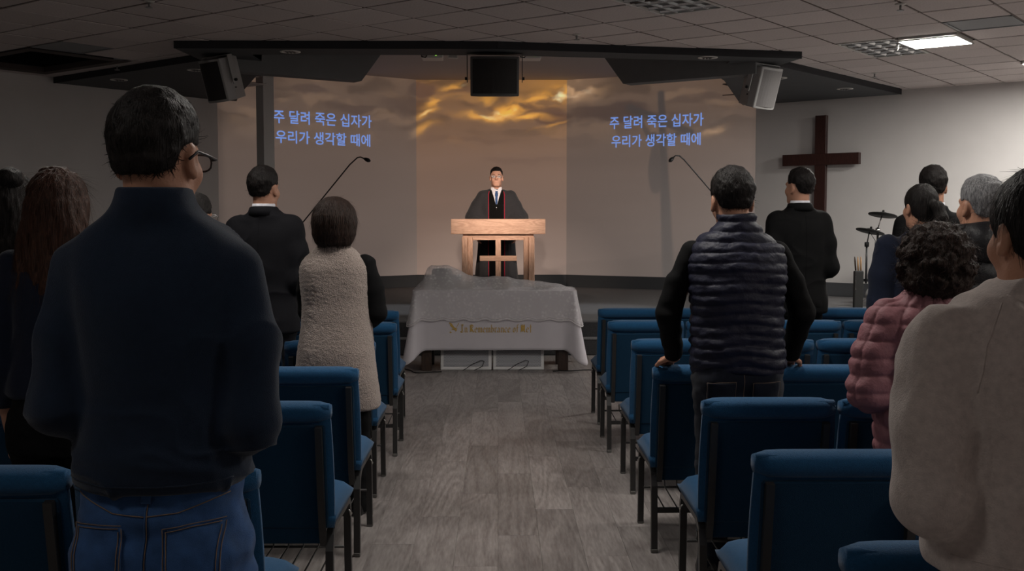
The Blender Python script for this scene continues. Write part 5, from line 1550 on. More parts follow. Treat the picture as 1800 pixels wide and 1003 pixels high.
    # ---------------- trousers and shoes
    if trousers:
        F = Field((-0.34, -0.25, 0.01), (0.34, 0.26, 0.66 * h), max(vox, 0.007) if legs_visible else 0.011)
        F.prof([(0.445 * h, hip * 0.98, 0.118, -0.005), (0.50 * h, hip, 0.125, -0.01), (0.56 * h, hip * 0.96, 0.115, ln(0.56 * h)), (0.61 * h, hip * 0.90, 0.105, ln(0.61 * h))], 0.0, 2.4)
        for sx in (-1, 1):
            F.chain([(sx * hip * 0.52, -0.005, 0.49 * h), (sx * 0.098, 0.012, 0.28 * h), (sx * 0.102, -0.012, 0.035)], legr, 0.03)
            F.ell((sx * hip * 0.46, -0.075, 0.485 * h), (0.075, 0.06, 0.085), 0.03)
        V, Q = F.mesh(); V = relax(V, Q, 2, 0.5); N_ = normals(V, Q)
        wr = 0.006 * noise3(V * np.array([9, 9, 26.]), 5) + 0.004 * noise3(V * np.array([22, 22, 40.]), 8)
        V = V + N_ * wr[:, None]
        out['legs'] = quad_obj(trousers[0], V, Q, M[trousers[1]], R); out['legs_bv'] = bvh_of(V, Q)
        for sx in (-1, 1):
            bm = B(); n = 14
            rings = []
            for (z, s_) in ((0.002, 1.0), (0.02, 1.04), (0.05, 0.92), (0.085, 0.62), (0.10, 0.5)):
                ring = []
                for k in range(n):
                    a = 2 * PI * k / n; yy = math.sin(a); sh = (0.045 * (1 if yy < 0 else 1.05)) * s_
                    ring.append(bm.verts.new((sx * 0.105 + sh * math.cos(a), 0.035 - 0.03 * (z > 0.06) + (0.135 if z < 0.06 else 0.07) * yy * (s_ if z < 0.06 else 1), z)))
                rings.append(ring)
            for q in range(4):
                for k in range(n): bm.faces.new((rings[q][k], rings[q][(k + 1) % n], rings[q + 1][(k + 1) % n], rings[q + 1][k]))
            bm.faces.new(rings[0][::-1]); bm.faces.new(rings[-1])
            bm_obj('shoe', bm, M['shoe'], R, True)
    # ---------------- hair, made in head space
    hv = min(0.006, max(0.0042, vox * 0.8))
    F = Field((-0.24, -0.26, -0.62), (0.24, 0.19, 0.17), hv if hair in ('short', 'grey', 'receding', 'bob', 'curly') else max(hv, 0.0055))
    def zline(y, x):
        return np.interp(y, [-0.13, -0.06, -0.035, -0.015, 0.010, 0.030, 0.055, 0.09], [-0.088, -0.085, -0.062, -0.005, 0.004, 0.012, 0.060, 0.072])
    if hair == 'short':
        t = 0.008 + hair_len
        F.ell((0, -0.013, 0.030), (0.073 + t, 0.093 + t, 0.088 + t * 1.2), 0.0)
        F.ell((0, -0.048, -0.025), (0.064 + t * 0.35, 0.050 + t * 0.35, 0.055), 0.02)
        def c1(X, Y, Z):
            zl = np.interp(np.broadcast_to(Y, (1, Y.shape[1], 1)), [-0.13, -0.075, -0.050, -0.030, 0.012, 0.030, 0.055, 0.09], [-0.048, -0.046, -0.036, 0.016, 0.020, 0.020, 0.062, 0.074])
            d = zl - Z
            return np.maximum(d, -1) * 0.8
        F.add(lambda X, Y, Z: 0.010 * np.clip(1 - (Z - np.interp(Y, [-0.13, -0.075, -0.050, -0.030, 0.012, 0.030, 0.055, 0.09], [-0.048, -0.046, -0.036, 0.016, 0.020, 0.020, 0.062, 0.074])) / 0.07, 0, 1))
        F.cut(c1)
    elif hair == 'bob':
        F.ell((0, -0.016, 0.026), (0.112, 0.122, 0.110), 0.0)
        F.prof([(-0.120, 0.080, 0.070, -0.035), (-0.105, 0.094, 0.088, -0.032), (-0.06, 0.112, 0.108, -0.026), (0.0, 0.116, 0.118, -0.020), (0.04, 0.108, 0.115, -0.018)], 0.02, 2.2)
        F.cut(lambda X, Y, Z: np.minimum(Y - 0.055, np.minimum(0.075 - np.abs(X), 0.065 - Z) * -1 * -1))
    elif hair == 'long':
        F.ell((0, -0.014, 0.030), (0.094, 0.112, 0.106), 0.0)
        L_ = hair_len or 0.45
        F.prof([(-L_, 0.055, 0.022, -0.085), (-L_ + 0.05, 0.10, 0.035, -0.088), (-L_ * 0.6, 0.135, 0.045, -0.082), (-0.14, 0.128, 0.055, -0.062), (-0.05, 0.112, 0.085, -0.035), (0.02, 0.100, 0.105, -0.018)], 0.02, 2.2)
        F.cut(lambda X, Y, Z: np.minimum(Y - 0.05, 0.06 - Z))
    elif hair == 'curly':
        F.ell((0, -0.018, 0.024), (0.112, 0.128, 0.112), 0.0)
        F.ell((0, -0.05, -0.065), (0.118, 0.082, 0.085), 0.03)
        rng = np.random.RandomState(4)
        for k in range(90):
            th, ph = rng.uniform(0, 2 * PI), math.acos(rng.uniform(-0.9, 1)); p = np.array([math.sin(ph) * math.cos(th) * 0.115, -0.022 + math.sin(ph) * math.sin(th) * 0.122, -0.012 + math.cos(ph) * 0.125])
            F.ell(p, (0.024, 0.024, 0.022), 0.010)
        F.cut(lambda X, Y, Z: np.minimum(Y - 0.055, 0.06 - Z))
    elif hair in ('ponytail', 'bun'):
        F.ell((0, -0.014, 0.030), (0.082, 0.102, 0.097), 0.0)
        F.ell((0, -0.052, -0.028), (0.066, 0.055, 0.064), 0.025)
        F.cut(lambda X, Y, Z: np.interp(Y, [-0.13, -0.06, -0.035, 0.0, 0.03, 0.055, 0.09], [-0.085, -0.082, -0.05, -0.03, -0.012, 0.05, 0.068]) - Z)
        if hair == 'ponytail':
            F.chain([(0.0, -0.105, 0.015), (0.012, -0.145, 0.0), (0.02, -0.165, -0.06), (0.022, -0.16, -0.14), (0.02, -0.15, -0.20)], [0.022, 0.030, 0.034, 0.028, 0.010], 0.012)
        else: F.ell((0.0, -0.11, 0.05), (0.045, 0.04, 0.045), 0.012)
    V, Q = F.mesh(); V = relax(V, Q, 2, 0.5); N_ = normals(V, Q)
    amp = {'short': 0.0030, 'bob': 0.002, 'long': 0.005, 'curly': 0.009, 'ponytail': 0.0025, 'bun': 0.0025}[hair]
    st3 = np.array([70, 70, 16.]) if hair != 'curly' else np.array([45, 45, 45.])
    if hair == 'short': st3 = np.array([60, 60, 45.])
    V = V + N_ * (amp * noise3(V * st3, 3) + amp * 0.6 * noise3(V * st3 * 2.1, 6))[:, None]
    if hair == 'long': V[:, 0] += 0.010 * np.sin(V[:, 2] * 30 + 2) * np.clip(-(V[:, 2] + 0.05) / 0.2, 0, 1)
    def toworld(P): return np.array([T(p) for p in P])
    Rn = np.array(Rh)
    W = (V @ Rn.T) * hs + np.array(hc)
    out['hair'] = quad_obj('hair', W, Q, M[hair_m], R)
    # loose strands over the hair surface
    if strands:
        rng = np.random.RandomState(11); idx = rng.choice(len(V), strands)
        verts, faces = [], []
        for i in idx:
            p, n_ = V[i], N_[i]
            if hair == 'curly': g = rng.normal(size=3)
            else:
                g = np.array([p[0] * 2.5, (p[1] + 0.05) * (2.5 if hair == 'short' else 0.8), -0.35]) if hair == 'short' else np.array([p[0] * 1.2, (p[1] + 0.02) * 0.8, -1.0 if p[2] < 0.07 else -0.25])
            g = g + rng.normal(size=3) * (0.22 if hair == 'short' else 0.08); g = g - n_ * (g @ n_); g /= np.linalg.norm(g) + 1e-9
            L_ = {'short': 0.022 + hair_len, 'long': 0.10, 'bob': 0.06, 'curly': 0.035, 'ponytail': 0.05, 'bun': 0.05}[hair] * rng.uniform(0.6, 1.3)
            lift = {'short': 0.32, 'curly': 0.7}.get(hair, 0.06) * rng.uniform(0.3, 1.3)
            sd = np.cross(n_, g); w_ = 0.0009 * rng.uniform(0.6, 1.4)
            b0 = len(verts); q_ = p - n_ * 0.002
            for k in range(4):
                t = k / 3; c_ = q_ + g * L_ * t + n_ * (lift * L_ * t - (0.35 * L_ * t * t if hair == 'short' else 0))
                if hair == 'curly': c_ = c_ + sd * 0.010 * math.sin(t * 5)
                ww = w_ * (1 - 0.8 * t)
                verts.append(c_ + sd * ww); verts.append(c_ - sd * ww)
            for k in range(3): faces.append((b0 + 2 * k, b0 + 2 * k + 1, b0 + 2 * k + 3, b0 + 2 * k + 2))
        W2 = (np.array(verts) @ Rn.T) * hs + np.array(hc)
        o = quad_obj('loose_hair', W2, np.array(faces), M[hair_m], R); o['kind'] = 'stuff'
    out['hc'] = hc; out['Rh'] = Rh; out['hs'] = hs; out['h'] = h
    return out

def eyeglasses(P, m='black_metal', rim=0.0016, rect=(0.026, 0.017), halfrim=False):
    """spectacles in head space: two lenses, bridge and temples"""
    R = P['root']; T = P['T']
    g = None
    for sx in (-1, 1):
        pts = []
        for k in range(17):
            a = 2 * PI * k / 16; pts.append((sx * 0.033 + rect[0] * math.copysign(abs(math.cos(a)) ** 0.7, math.cos(a)), 0.104, -0.002 + rect[1] * math.copysign(abs(math.sin(a)) ** 0.7, math.sin(a))))
        bm = B(); tube(bm, [T(p) for p in pts], rim, 5, cap=False); bm_obj('glasses_rim', bm, M[m], R, True)
        bm = B(); vs = [bm.verts.new(T((p[0], p[1] - 0.0005, p[2]))) for p in pts[:-1]]; bm.faces.new(vs); bm_obj('glasses_lens', bm, M['lens'], R)
        bm = B(); tube(bm, [T((sx * 0.059, 0.104, 0.004)), T((sx * 0.074, 0.094, 0.004)), T((sx * 0.083, 0.05, 0.004)), T((sx * 0.086, -0.005, 0.006)), T((sx * 0.082, -0.03, -0.012))], rim * 1.3, 6); bm_obj('glasses_temple', bm, M[m], R, True)
    bm = B(); tube(bm, [T((-0.008, 0.106, 0.002)), T((0, 0.110, 0.005)), T((0.008, 0.106, 0.002))], rim, 5); bm_obj('glasses_bridge', bm, M[m], R, True)

def ridges(z, pitch, ph=0.0): return np.abs(np.sin(PI * (z + ph) / pitch))
def knit(V, N_):
    low = np.clip((1.22 - V[:, 2]) / 0.15, 0, 1)
    return 0.004 * noise3(V * np.array([7, 7, 9.]), 2) + crease(V, 0.007, 7, 7, 3.5, 4) + crease(V, 0.009, 5, 5, 16, 9) * low - 0.003
def folds(V, N_): return 0.004 * noise3(V * np.array([10, 10, 10.]), 2) + crease(V, 0.006, 8, 8, 4, 14) + 0.003 * noise3(V * np.array([24, 24, 12.]), 7)

# 1 ---- man in the navy sweater and jeans, front left
h = 1.765
P = build_person((-0.655, 2.10), h, 'person in navy mock-neck sweater and blue jeans, back turned, largest figure in front', vox=0.0055, hs=1.0, turn=math.radians(-12), tilt=math.radians(-5), shw=0.15, arms='clasped',
    torso=[(1.005, 0.158, 0.120, -0.008), (1.03, 0.164, 0.126, -0.008), (1.10, 0.160, 0.124), (1.18, 0.154, 0.118), (1.28, 0.160, 0.122), (1.38, 0.168, 0.122), (1.43, 0.172, 0.114), (1.47, 0.162, 0.102), (1.50, 0.132, 0.092), (1.522, 0.098, 0.090, -0.008), (1.545, 0.078, 0.086, -0.016), (1.580, 0.070, 0.080, -0.018)],
    top_name='sweater', top_mat='navy_knit', top_disp=knit, sleeve=(0.058, 0.056, 0.046), trousers=('jeans', 'denim'), hip=0.158, hair='short', hair_len=0.004, strands=2600, top_vox=0.006,
    arm_pts=[[(-0.146, 0.0, 1.415), (-0.178, -0.045, 1.16), (-0.06, 0.20, 1.08)], [(0.146, 0.0, 1.415), (0.184, -0.045, 1.13), (0.06, 0.20, 1.06)]])
eyeglasses(P, rim=0.002)
bv = P['legs_bv']; J = P['legs']
for sx in (-1, 1):
    x0, x1 = (0.035, 0.135) if sx > 0 else (-0.135, -0.040); zt_, zb_ = 0.945, 0.80
    pk = patch(bv, lambda z: x0 + (0.012 if sx > 0 else 0) * (z < 0.83), lambda z: x1 - (0.0 if sx > 0 else 0.012) * (z < 0.83), zb_, zt_, 'back_pocket', M['denim'], J, True, 0.004)
    xm = (x0 + x1) / 2
    for d_ in (0.0, 0.006):
        seam(bv, [(x0 + d_, zt_ - d_), (x1 - d_, zt_ + 0.006 - d_)], 0.0010, 'stitching', M['thread'], J, off=0.0075)
        seam(bv, [(x0 + d_, zt_ - d_), (x0 + d_ + 0.006, zb_ + 0.03), (xm, zb_ + d_), (x1 - d_ - 0.004, zb_ + 0.03), (x1 - d_, zt_ - d_)], 0.0010, 'stitching', M['thread'], J, off=0.0075)
    seam(bv, [(0, 0.965), (sx * 0.06, 0.970), (sx * 0.12, 0.990), (sx * 0.155, 1.0)], 0.0012, 'yoke_seam', M['thread'], J, off=0.001)
seam(bv, [(0.003, 1.02), (0.002, 0.96), (-0.002, 0.88), (0.0, 0.80)], 0.0022, 'centre_seam', M['denim'], J, off=0.001)
seam(bv, [(0.006, 1.02), (0.005, 0.96), (0.002, 0.88), (0.004, 0.80)], 0.0009, 'stitching', M['thread'], J, off=0.002)
patch(bv, lambda z: -0.007, lambda z: 0.011, 0.985, 1.03, 'belt_loop', M['denim'], J, True, 0.006, 3, 5)
bvt = P['top_bv']; 
seam(bvt, [(-0.155, 1.03), (-0.08, 1.024), (0, 1.022), (0.08, 1.024), (0.155, 1.03)], 0.0016, 'hem_seam', M['navy_knit'], P['top'], off=0.0)

# 2 ---- woman with long brown hair, far left
P = build_person((-1.44, 3.58), 1.675, 'person with long wavy brown hair in dark navy top at the left edge', vox=0.007, hs=0.95, turn=math.radians(-10), shw=0.15, arms='down',
    torso=[(0.93, 0.172, 0.12), (0.97, 0.175, 0.122), (1.06, 0.155, 0.11), (1.16, 0.150, 0.108), (1.27, 0.160, 0.115), (1.33, 0.160, 0.105), (1.375, 0.125, 0.085), (1.41, 0.075, 0.065), (1.44, 0.06, 0.06)],
    top_name='top', top_mat='navy_cloth', top_disp=folds, sleeve=(0.060, 0.052, 0.042), hip=0.168, hair='long', hair_m='hair_brown', hair_len=0.44, strands=2200)

# 3 ---- woman behind her
P = build_person((-2.02, 4.55), 1.70, 'person with dark hair pinned up, half cut off by the left frame edge', vox=0.009, hs=0.93, turn=math.radians(-15), shw=0.15, arms='down',
    torso=[(0.93, 0.17, 0.12), (1.06, 0.155, 0.11), (1.20, 0.150, 0.108), (1.30, 0.160, 0.112), (1.36, 0.155, 0.10), (1.40, 0.115, 0.082), (1.435, 0.07, 0.065), (1.46, 0.058, 0.06)],
    top_name='coat', top_mat='black_cloth', top_disp=folds, sleeve=(0.060, 0.052, 0.042), hair='long', hair_m='hair_black', hair_len=0.30, strands=500)
F = Field((-0.12, -0.25, 0.0), (0.12, 0.0, 0.2), 0.006); F.ell((0.02, -0.075, 0.095), (0.055, 0.05, 0.045), 0.0); V, Q = F.mesh(); N_ = normals(V, Q); V = V + N_ * (0.003 * noise3(V * 70))[:, None]
quad_obj('hair_bun', V + np.array(P['hc']), Q, M['hair_black'], P['root'])

# 4 ---- small head behind the navy sweater
P = build_person((-1.525, 5.5), 1.635, 'person with short black hair and glasses peeking out behind the navy sweater', vox=0.010, hs=0.95, turn=math.radians(-20), shw=0.155, arms='down',
    torso=[(0.88, 0.17, 0.12), (1.0, 0.16, 0.115), (1.15, 0.16, 0.115), (1.26, 0.17, 0.115), (1.31, 0.16, 0.10), (1.35, 0.115, 0.085), (1.385, 0.07, 0.065), (1.41, 0.06, 0.06)],
    top_name='jacket', top_mat='black_cloth', hair='short', hair_len=0.008, strands=600)
eyeglasses(P, 'metal_grey')

# suit jackets share one construction
def suit(loc, h, label, m, yaw, turn, hs, vox, wide=1.0, hair_len=0.004, arms='clasped', white=True):
    P = build_person(loc, h, label, yaw=yaw, vox=vox, hs=hs, turn=turn, shw=0.168 * wide, arms=arms,
        torso=[(0.455 * h, 0.205 * wide, 0.128, -0.01), (0.50 * h, 0.205 * wide, 0.132, -0.01), (0.56 * h, 0.192 * wide, 0.126), (0.62 * h, 0.182 * wide, 0.122), (0.70 * h, 0.190 * wide, 0.128), (0.76 * h, 0.203 * wide, 0.126), (0.79 * h, 0.204 * wide, 0.114), (0.812 * h, 0.182 * wide, 0.098), (0.836 * h, 0.122, 0.086, -0.004), (0.856 * h, 0.078, 0.080, -0.012), (0.868 * h, 0.068, 0.076, -0.014)],
        top_name='suit_jacket', top_mat=m, top_disp=lambda V, N_: 0.003 * noise3(V * np.array([8, 8, 6.]), 2) + crease(V, 0.007, 6, 6, 3, 24), sleeve_k=0.05, sleeve=(0.058, 0.056, 0.050), trousers=('suit_trousers', m), hip=0.17, hair='short', hair_len=hair_len, strands=1000)
    bv = P['top_bv']
    seam(bv, [(0, 0.835 * h), (0, 0.70 * h), (0, 0.60 * h), (0, 0.47 * h)], 0.0022, 'back_seam', M[m], P['top'], off=-0.0006)
    # folded collar at the neck and white shirt collar above it
    bm = B(); zc = 0.858 * h
    def cring(a, b, z): return [(a * math.cos(t), b * math.sin(t) - 0.012, z) for t in np.linspace(PI * 0.92, 2.08 * PI, 22)]
    rows = [cring(0.073, 0.074, zc + 0.016), cring(0.084, 0.086, zc + 0.010), cring(0.100, 0.098, zc - 0.034)]
    vr = [[bm.verts.new(p) for p in r_] for r_ in rows]
    for q in range(2):
        for k in range(21): bm.faces.new((vr[q][k], vr[q][k + 1], vr[q + 1][k + 1], vr[q + 1][k]))
    o = bm_obj('jacket_collar', bm, M[m], P['root'], True); so = o.modifiers.new('thickness', 'SOLIDIFY'); so.thickness = 0.005
    if white:
        bm = B(); rows = [cring(0.066, 0.067, zc + 0.034), cring(0.071, 0.073, zc + 0.006)]
        vr = [[bm.verts.new(p) for p in r_] for r_ in rows]
        for k in range(21): bm.faces.new((vr[0][k], vr[0][k + 1], vr[1][k + 1], vr[1][k]))
        o = bm_obj('shirt_collar', bm, M['shirt_white'], P['root'], True); so = o.modifiers.new('thickness', 'SOLIDIFY'); so.thickness = 0.003
    return P
suit((-1.395, 6.5), 1.82, 'person in charcoal suit standing beside the projected hymn words, back turned', 'suit_charcoal', math.radians(-6), math.radians(-14), 1.05, 0.007, 1.0, 0.006)
suit((2.115, 7.58), 1.86, 'person in black suit standing in front of the wooden cross, back turned', 'suit_black', math.radians(10), math.radians(22), 1.05, 0.007, 1.0, 0.006)
suit((2.66, 6.6), 1.83, 'person in dark jacket with spiky black hair, mostly hidden behind the ponytail', 'suit_black', math.radians(-4), math.radians(-12), 1.0, 0.008, 0.95, 0.007, white=True)

# 6 ---- woman in the beige fleece vest
h = 1.613
P = build_person((-0.825, 5.5), h, 'person with dark bob haircut in long beige fleece vest by the aisle', vox=0.0065, hs=0.98, turn=math.radians(-5), shw=0.155, arms='clasped',
    torso=[(0.545, 0.222, 0.150, 0), (0.57, 0.228, 0.155, 0), (0.70, 0.212, 0.172, -0.012), (0.84, 0.195, 0.165, -0.012), (0.97, 0.178, 0.140), (1.08, 0.172, 0.126), (1.18, 0.178, 0.128), (1.26, 0.180, 0.122), (1.305, 0.160, 0.105), (1.335, 0.120, 0.09), (1.36, 0.098, 0.085)],
    collar=[[(1.30, 0.096, 0.088, -0.005), (1.335, 0.094, 0.086, -0.005), (1.362, 0.090, 0.082, -0.005), (1.378, 0.082, 0.076, -0.005)]],
    top_name='fleece_vest', top_mat='fleece_beige', top_disp=lambda V, N_: 0.006 * noise3(V * np.array([7, 7, 4.]), 2) + 0.0022 * noise3(V * 120, 4), sleeve_mat='black_cloth', sleeve=(0.058, 0.054, 0.042), top_vox=0.006,
    trousers=('trousers', 'black_cloth'), hip=0.155, hair='bob', hair_m='hair_dark_brown', strands=2000,
    arm_pts=[[(-0.130, 0.02, 1.265), (-0.145, 0.05, 1.03), (-0.03, 0.22, 0.97)], [(0.150, 0.0, 1.27), (0.205, 0.0, 1.03), (0.12, 0.20, 0.94)]])

# 7 ---- man in the navy padded vest leaning on the chair
h = 1.725
def puff(V, N_):
    b = ridges(V[:, 2] + 0.012 * noise3(V * np.array([6, 6, 2.]), 3) + 0.05 * np.abs(V[:, 0]), 0.043)
    return 0.010 * (b ** 0.55) - 0.006 + 0.006 * noise3(V * np.array([9, 9, 14.]), 12) + 0.005 * noise3(V * np.array([16, 16, 40.]), 5) * b + 0.003 * noise3(V * np.array([40, 40, 60.]), 8)
P = build_person((1.0, 4.47), h, 'person in navy quilted padded vest leaning both hands on a chair back', vox=0.0055, hs=1.08, turn=math.radians(4), tilt=math.radians(-10), shw=0.195, lean=0.10, head_off=(-0.01, 0.02),
    torso=[(0.875, 0.185, 0.128, 0.0), (0.90, 0.197, 0.14, 0.0), (0.98, 0.195, 0.140), (1.08, 0.190, 0.136), (1.20, 0.198, 0.142), (1.32, 0.206, 0.138), (1.38, 0.196, 0.120), (1.42, 0.165, 0.10), (1.452, 0.120, 0.088), (1.48, 0.092, 0.082)],
    collar=[[(1.43, 0.088, 0.085, 0), (1.47, 0.086, 0.084, 0.0), (1.52, 0.080, 0.080, 0.0), (1.545, 0.074, 0.074, 0.0)]],
    top_name='padded_vest', top_mat='puffer_navy', top_disp=puff, sleeve_mat='black_cloth', sleeve=(0.054, 0.053, 0.042), trousers=('dark_jeans', 'denim_dark'), hip=0.178, hair='short', hair_len=0.008, strands=2000, top_vox=0.006, relax_it=1,
    arm_pts=[[(-0.176, 0.07, 1.365), (-0.278, 0.08, 1.11), (-0.225, 0.245, 0.905)], [(0.176, 0.07, 1.365), (0.290, 0.08, 1.11), (0.285, 0.245, 0.905)]],
    hand_pose=[((-0.15, 0.72, -0.22), (-0.1, 0.35, 1), -1, 0.9), ((0.10, 0.72, -0.22), (0.1, 0.35, 1), 1, 0.9)])
bv = P['legs_bv']; J = P['legs']
for sx in (-1, 1):
    x0, x1 = (0.035, 0.145) if sx > 0 else (-0.145, -0.035)
    patch(bv, lambda z: x0, lambda z: x1, 0.72, 0.845, 'back_pocket', M['denim_dark'], J, True, 0.004)
    seam(bv, [(x0, 0.845), (x1, 0.85)], 0.001, 'stitching', M['thread'], J, off=0.008)
    seam(bv, [(x0, 0.845), (x0 + 0.004, 0.75), ((x0 + x1) / 2, 0.722), (x1 - 0.004, 0.75), (x1, 0.85)], 0.0008, 'stitching', M['thread'], J, off=0.008)
seam(bv, [(0, 0.90), (0, 0.80), (0, 0.72)], 0.0012, 'centre_seam', M['thread'], J, off=0.001)
bm = B(); lathe(bm, [(0.036, -0.008), (0.039, 0), (0.036, 0.008)], 20)
o = bm_obj('watch_band', bm, M['gold'], P['root'], True, (0.287, 0.225, 0.935), (math.radians(35), 0, 0))

# 9 ---- woman with ponytail
P = build_person((2.175, 5.55), 1.69, 'person with black ponytail in dark navy jacket behind the drum kit view', vox=0.007, hs=0.95, turn=math.radians(12), shw=0.16, arms='clasped',
    torso=[(0.90, 0.18, 0.12), (0.97, 0.18, 0.122), (1.07, 0.162, 0.115), (1.18, 0.158, 0.115), (1.29, 0.170, 0.118), (1.345, 0.170, 0.105), (1.385, 0.140, 0.09), (1.42, 0.085, 0.07), (1.45, 0.062, 0.062)],
    top_name='jacket', top_mat='navy_cloth', top_disp=folds, sleeve=(0.064, 0.058, 0.046), hair='ponytail', strands=900)
P['root']['label'] = 'person with black ponytail in dark navy jacket, just behind the curly-haired person'

# 11 --- grey-haired man in the black padded coat
def puff2(V, N_):
    b = ridges(V[:, 2] + 0.01 * noise3(V * np.array([5, 5, 2.]), 3), 0.095)
    return 0.014 * b ** 0.5 - 0.006 + 0.003 * noise3(V * np.array([20, 20, 30.]), 5)
P = build_person((2.05, 4.58), 1.695, 'person with short grey hair in black hooded padded coat', vox=0.007, hs=1.02, turn=math.radians(14), shw=0.185, arms='down',
    torso=[(0.72, 0.21, 0.145), (0.85, 0.205, 0.145), (1.0, 0.20, 0.14), (1.15, 0.20, 0.145), (1.27, 0.21, 0.145), (1.34, 0.205, 0.13), (1.385, 0.175, 0.11), (1.42, 0.13, 0.10), (1.455, 0.10, 0.095), (1.48, 0.092, 0.09)],
    top_name='padded_coat', top_mat='puffer_black', top_disp=puff2, sleeve=(0.082, 0.072, 0.060), hair='short', hair_m='hair_grey', hair_len=0.005, strands=1600)
F = Field((-0.25, -0.32, 1.20), (0.25, 0.16, 1.58), 0.008); F.ell((0, -0.095, 1.40), (0.145, 0.075, 0.085), 0.0); F.ell((0.0, -0.03, 1.455), (0.115, 0.095, 0.045), 0.03); F.cone((0, 0.01, 1.56), (0, 0.0, 1.38), 0.075, 0.07, 0.015, 's')
V, Q = F.mesh(); V = relax(V, Q, 2); N_ = normals(V, Q); V = V + N_ * (0.006 * noise3(V * 22, 3))[:, None]; quad_obj('hood', V, Q, M['puffer_black'], P['root'])

# 12 --- curly-haired woman in the pink quilted jacket
def quilt(V, N_):
    b = ridges(V[:, 2] + 0.006 * noise3(V * np.array([7, 7, 3.]), 3), 0.058); ang = np.arctan2(V[:, 0], -V[:, 1] + 0.0); c = ridges(ang * 0.17, 0.058)
    return 0.012 * (b ** 0.35) * (c ** 0.35) - 0.005 + 0.006 * noise3(V * np.array([7, 7, 7.]), 15) + 0.003 * noise3(V * np.array([30, 30, 40.]), 5)
P = build_person((1.475, 3.64), 1.495, 'person with dark curly hair in pink quilted jacket', vox=0.007, hs=0.95, turn=math.radians(6), shw=0.155, arms='clasped',
    torso=[(0.70, 0.168, 0.125), (0.73, 0.182, 0.135), (0.84, 0.178, 0.134), (0.95, 0.170, 0.130), (1.06, 0.176, 0.132), (1.14, 0.182, 0.128), (1.19, 0.172, 0.110), (1.225, 0.135, 0.095), (1.255, 0.095, 0.085), (1.285, 0.078, 0.076), (1.305, 0.072, 0.072)],
    top_name='quilted_jacket', top_mat='puffer_pink', top_disp=quilt, sleeve=(0.074, 0.068, 0.055), hip=0.155, hair='curly', hair_m='hair_dark_brown', strands=2600, top_vox=0.0055, relax_it=1,
    arm_pts=[[(-0.150, 0.0, 1.165), (-0.215, -0.02, 0.93), (-0.06, 0.17, 0.95)], [(0.150, 0.0, 1.165), (0.205, -0.02, 0.93), (0.06, 0.17, 0.95)]])

# 13 --- person in the grey sweatshirt cut by the right frame edge
P = build_person((0.965, 1.90), 1.61, 'person in light grey sweatshirt cut off by the right frame edge', vox=0.0055, hs=0.93, turn=math.radians(10), tilt=math.radians(-6), shw=0.165, arms='clasped', lean=0.03,
    torso=[(0.88, 0.185, 0.135), (0.91, 0.195, 0.142), (1.0, 0.192, 0.140), (1.10, 0.182, 0.134), (1.20, 0.182, 0.134), (1.28, 0.184, 0.128), (1.325, 0.172, 0.112), (1.36, 0.135, 0.098), (1.385, 0.10, 0.088), (1.41, 0.078, 0.076)],
    top_name='sweatshirt', top_mat='sweat_grey', top_disp=lambda V, N_: 0.006 * noise3(V * np.array([6, 6, 4.]), 2) + crease(V, 0.010, 6, 6, 3, 4, 3) + crease(V, 0.008, 11, 11, 7, 17, 4) - 0.006, sleeve=(0.074, 0.068, 0.052), hair='ponytail', strands=1800, top_vox=0.0065,
    arm_pts=[[(-0.165, 0.0, 1.285), (-0.205, -0.05, 1.03), (-0.06, 0.20, 0.97)], [(0.165, 0.0, 1.285), (0.205, -0.05, 1.03), (0.06, 0.20, 0.97)]])
bv = P['top_bv']
seam(bv, [(-0.09, 1.385), (-0.05, 1.366), (0, 1.36), (0.05, 1.366), (0.09, 1.385)], 0.0018, 'neck_seam', M['sweat_grey'], P['top'], off=0.0)
seam(bv, [(-0.10, 1.372), (-0.135, 1.30), (-0.15, 1.22)], 0.0018, 'shoulder_seam', M['sweat_grey'], P['top'], off=0.0)
seam(bv, [(-0.18, 0.935), (-0.08, 0.93), (0.0, 0.93), (0.1, 0.93), (0.18, 0.935)], 0.0018, 'hem_seam', M['sweat_grey'], P['top'], off=0.0)

# 14 --- person in the robe behind the pulpit
h = 1.755
P = build_person((-0.015, 13.02), h, 'person in grey robe with red piping standing behind the oak pulpit', yaw=PI, z0=STAGE, vox=0.0055, hs=1.0, turn=0, tilt=math.radians(3), skin='skin_pink', shw=0.175, arms='down', hair='short', hair_len=0.001, strands=500,
    torso=[(0.05, 0.30, 0.20), (0.30, 0.27, 0.19), (0.70, 0.235, 0.17), (1.0, 0.215, 0.16), (1.18, 0.21, 0.150), (1.30, 0.212, 0.138), (1.385, 0.205, 0.118), (1.425, 0.170, 0.100), (1.455, 0.115, 0.085), (1.485, 0.075, 0.072)],
    top_name='robe', top_mat='robe_grey', top_disp=lambda V, N_: 0.006 * noise3(V * np.array([16, 16, 2.5]), 2) + 0.003 * noise3(V * np.array([40, 40, 5.]), 4),
    sleeve_k=0.07, sleeve=(0.070, 0.100, 0.12), arm_pts=[[(-0.165, 0.0, 1.40), (-0.265, 0.0, 1.14), (-0.23, 0.20, 0.98)], [(0.165, 0.0, 1.40), (0.265, 0.0, 1.14), (0.23, 0.20, 0.98)]], trousers=('trousers', 'black_cloth'), legs_visible=False)
bv = P['top_bv']; R_ = P['root']
fr = dict(back=False, y0=1.0)
patch(bv, lambda z: -0.085, lambda z: 0.085, 0.10, 1.30, 'velvet_panel', M['velvet_black'], R_, False, 0.004, 10, 30)
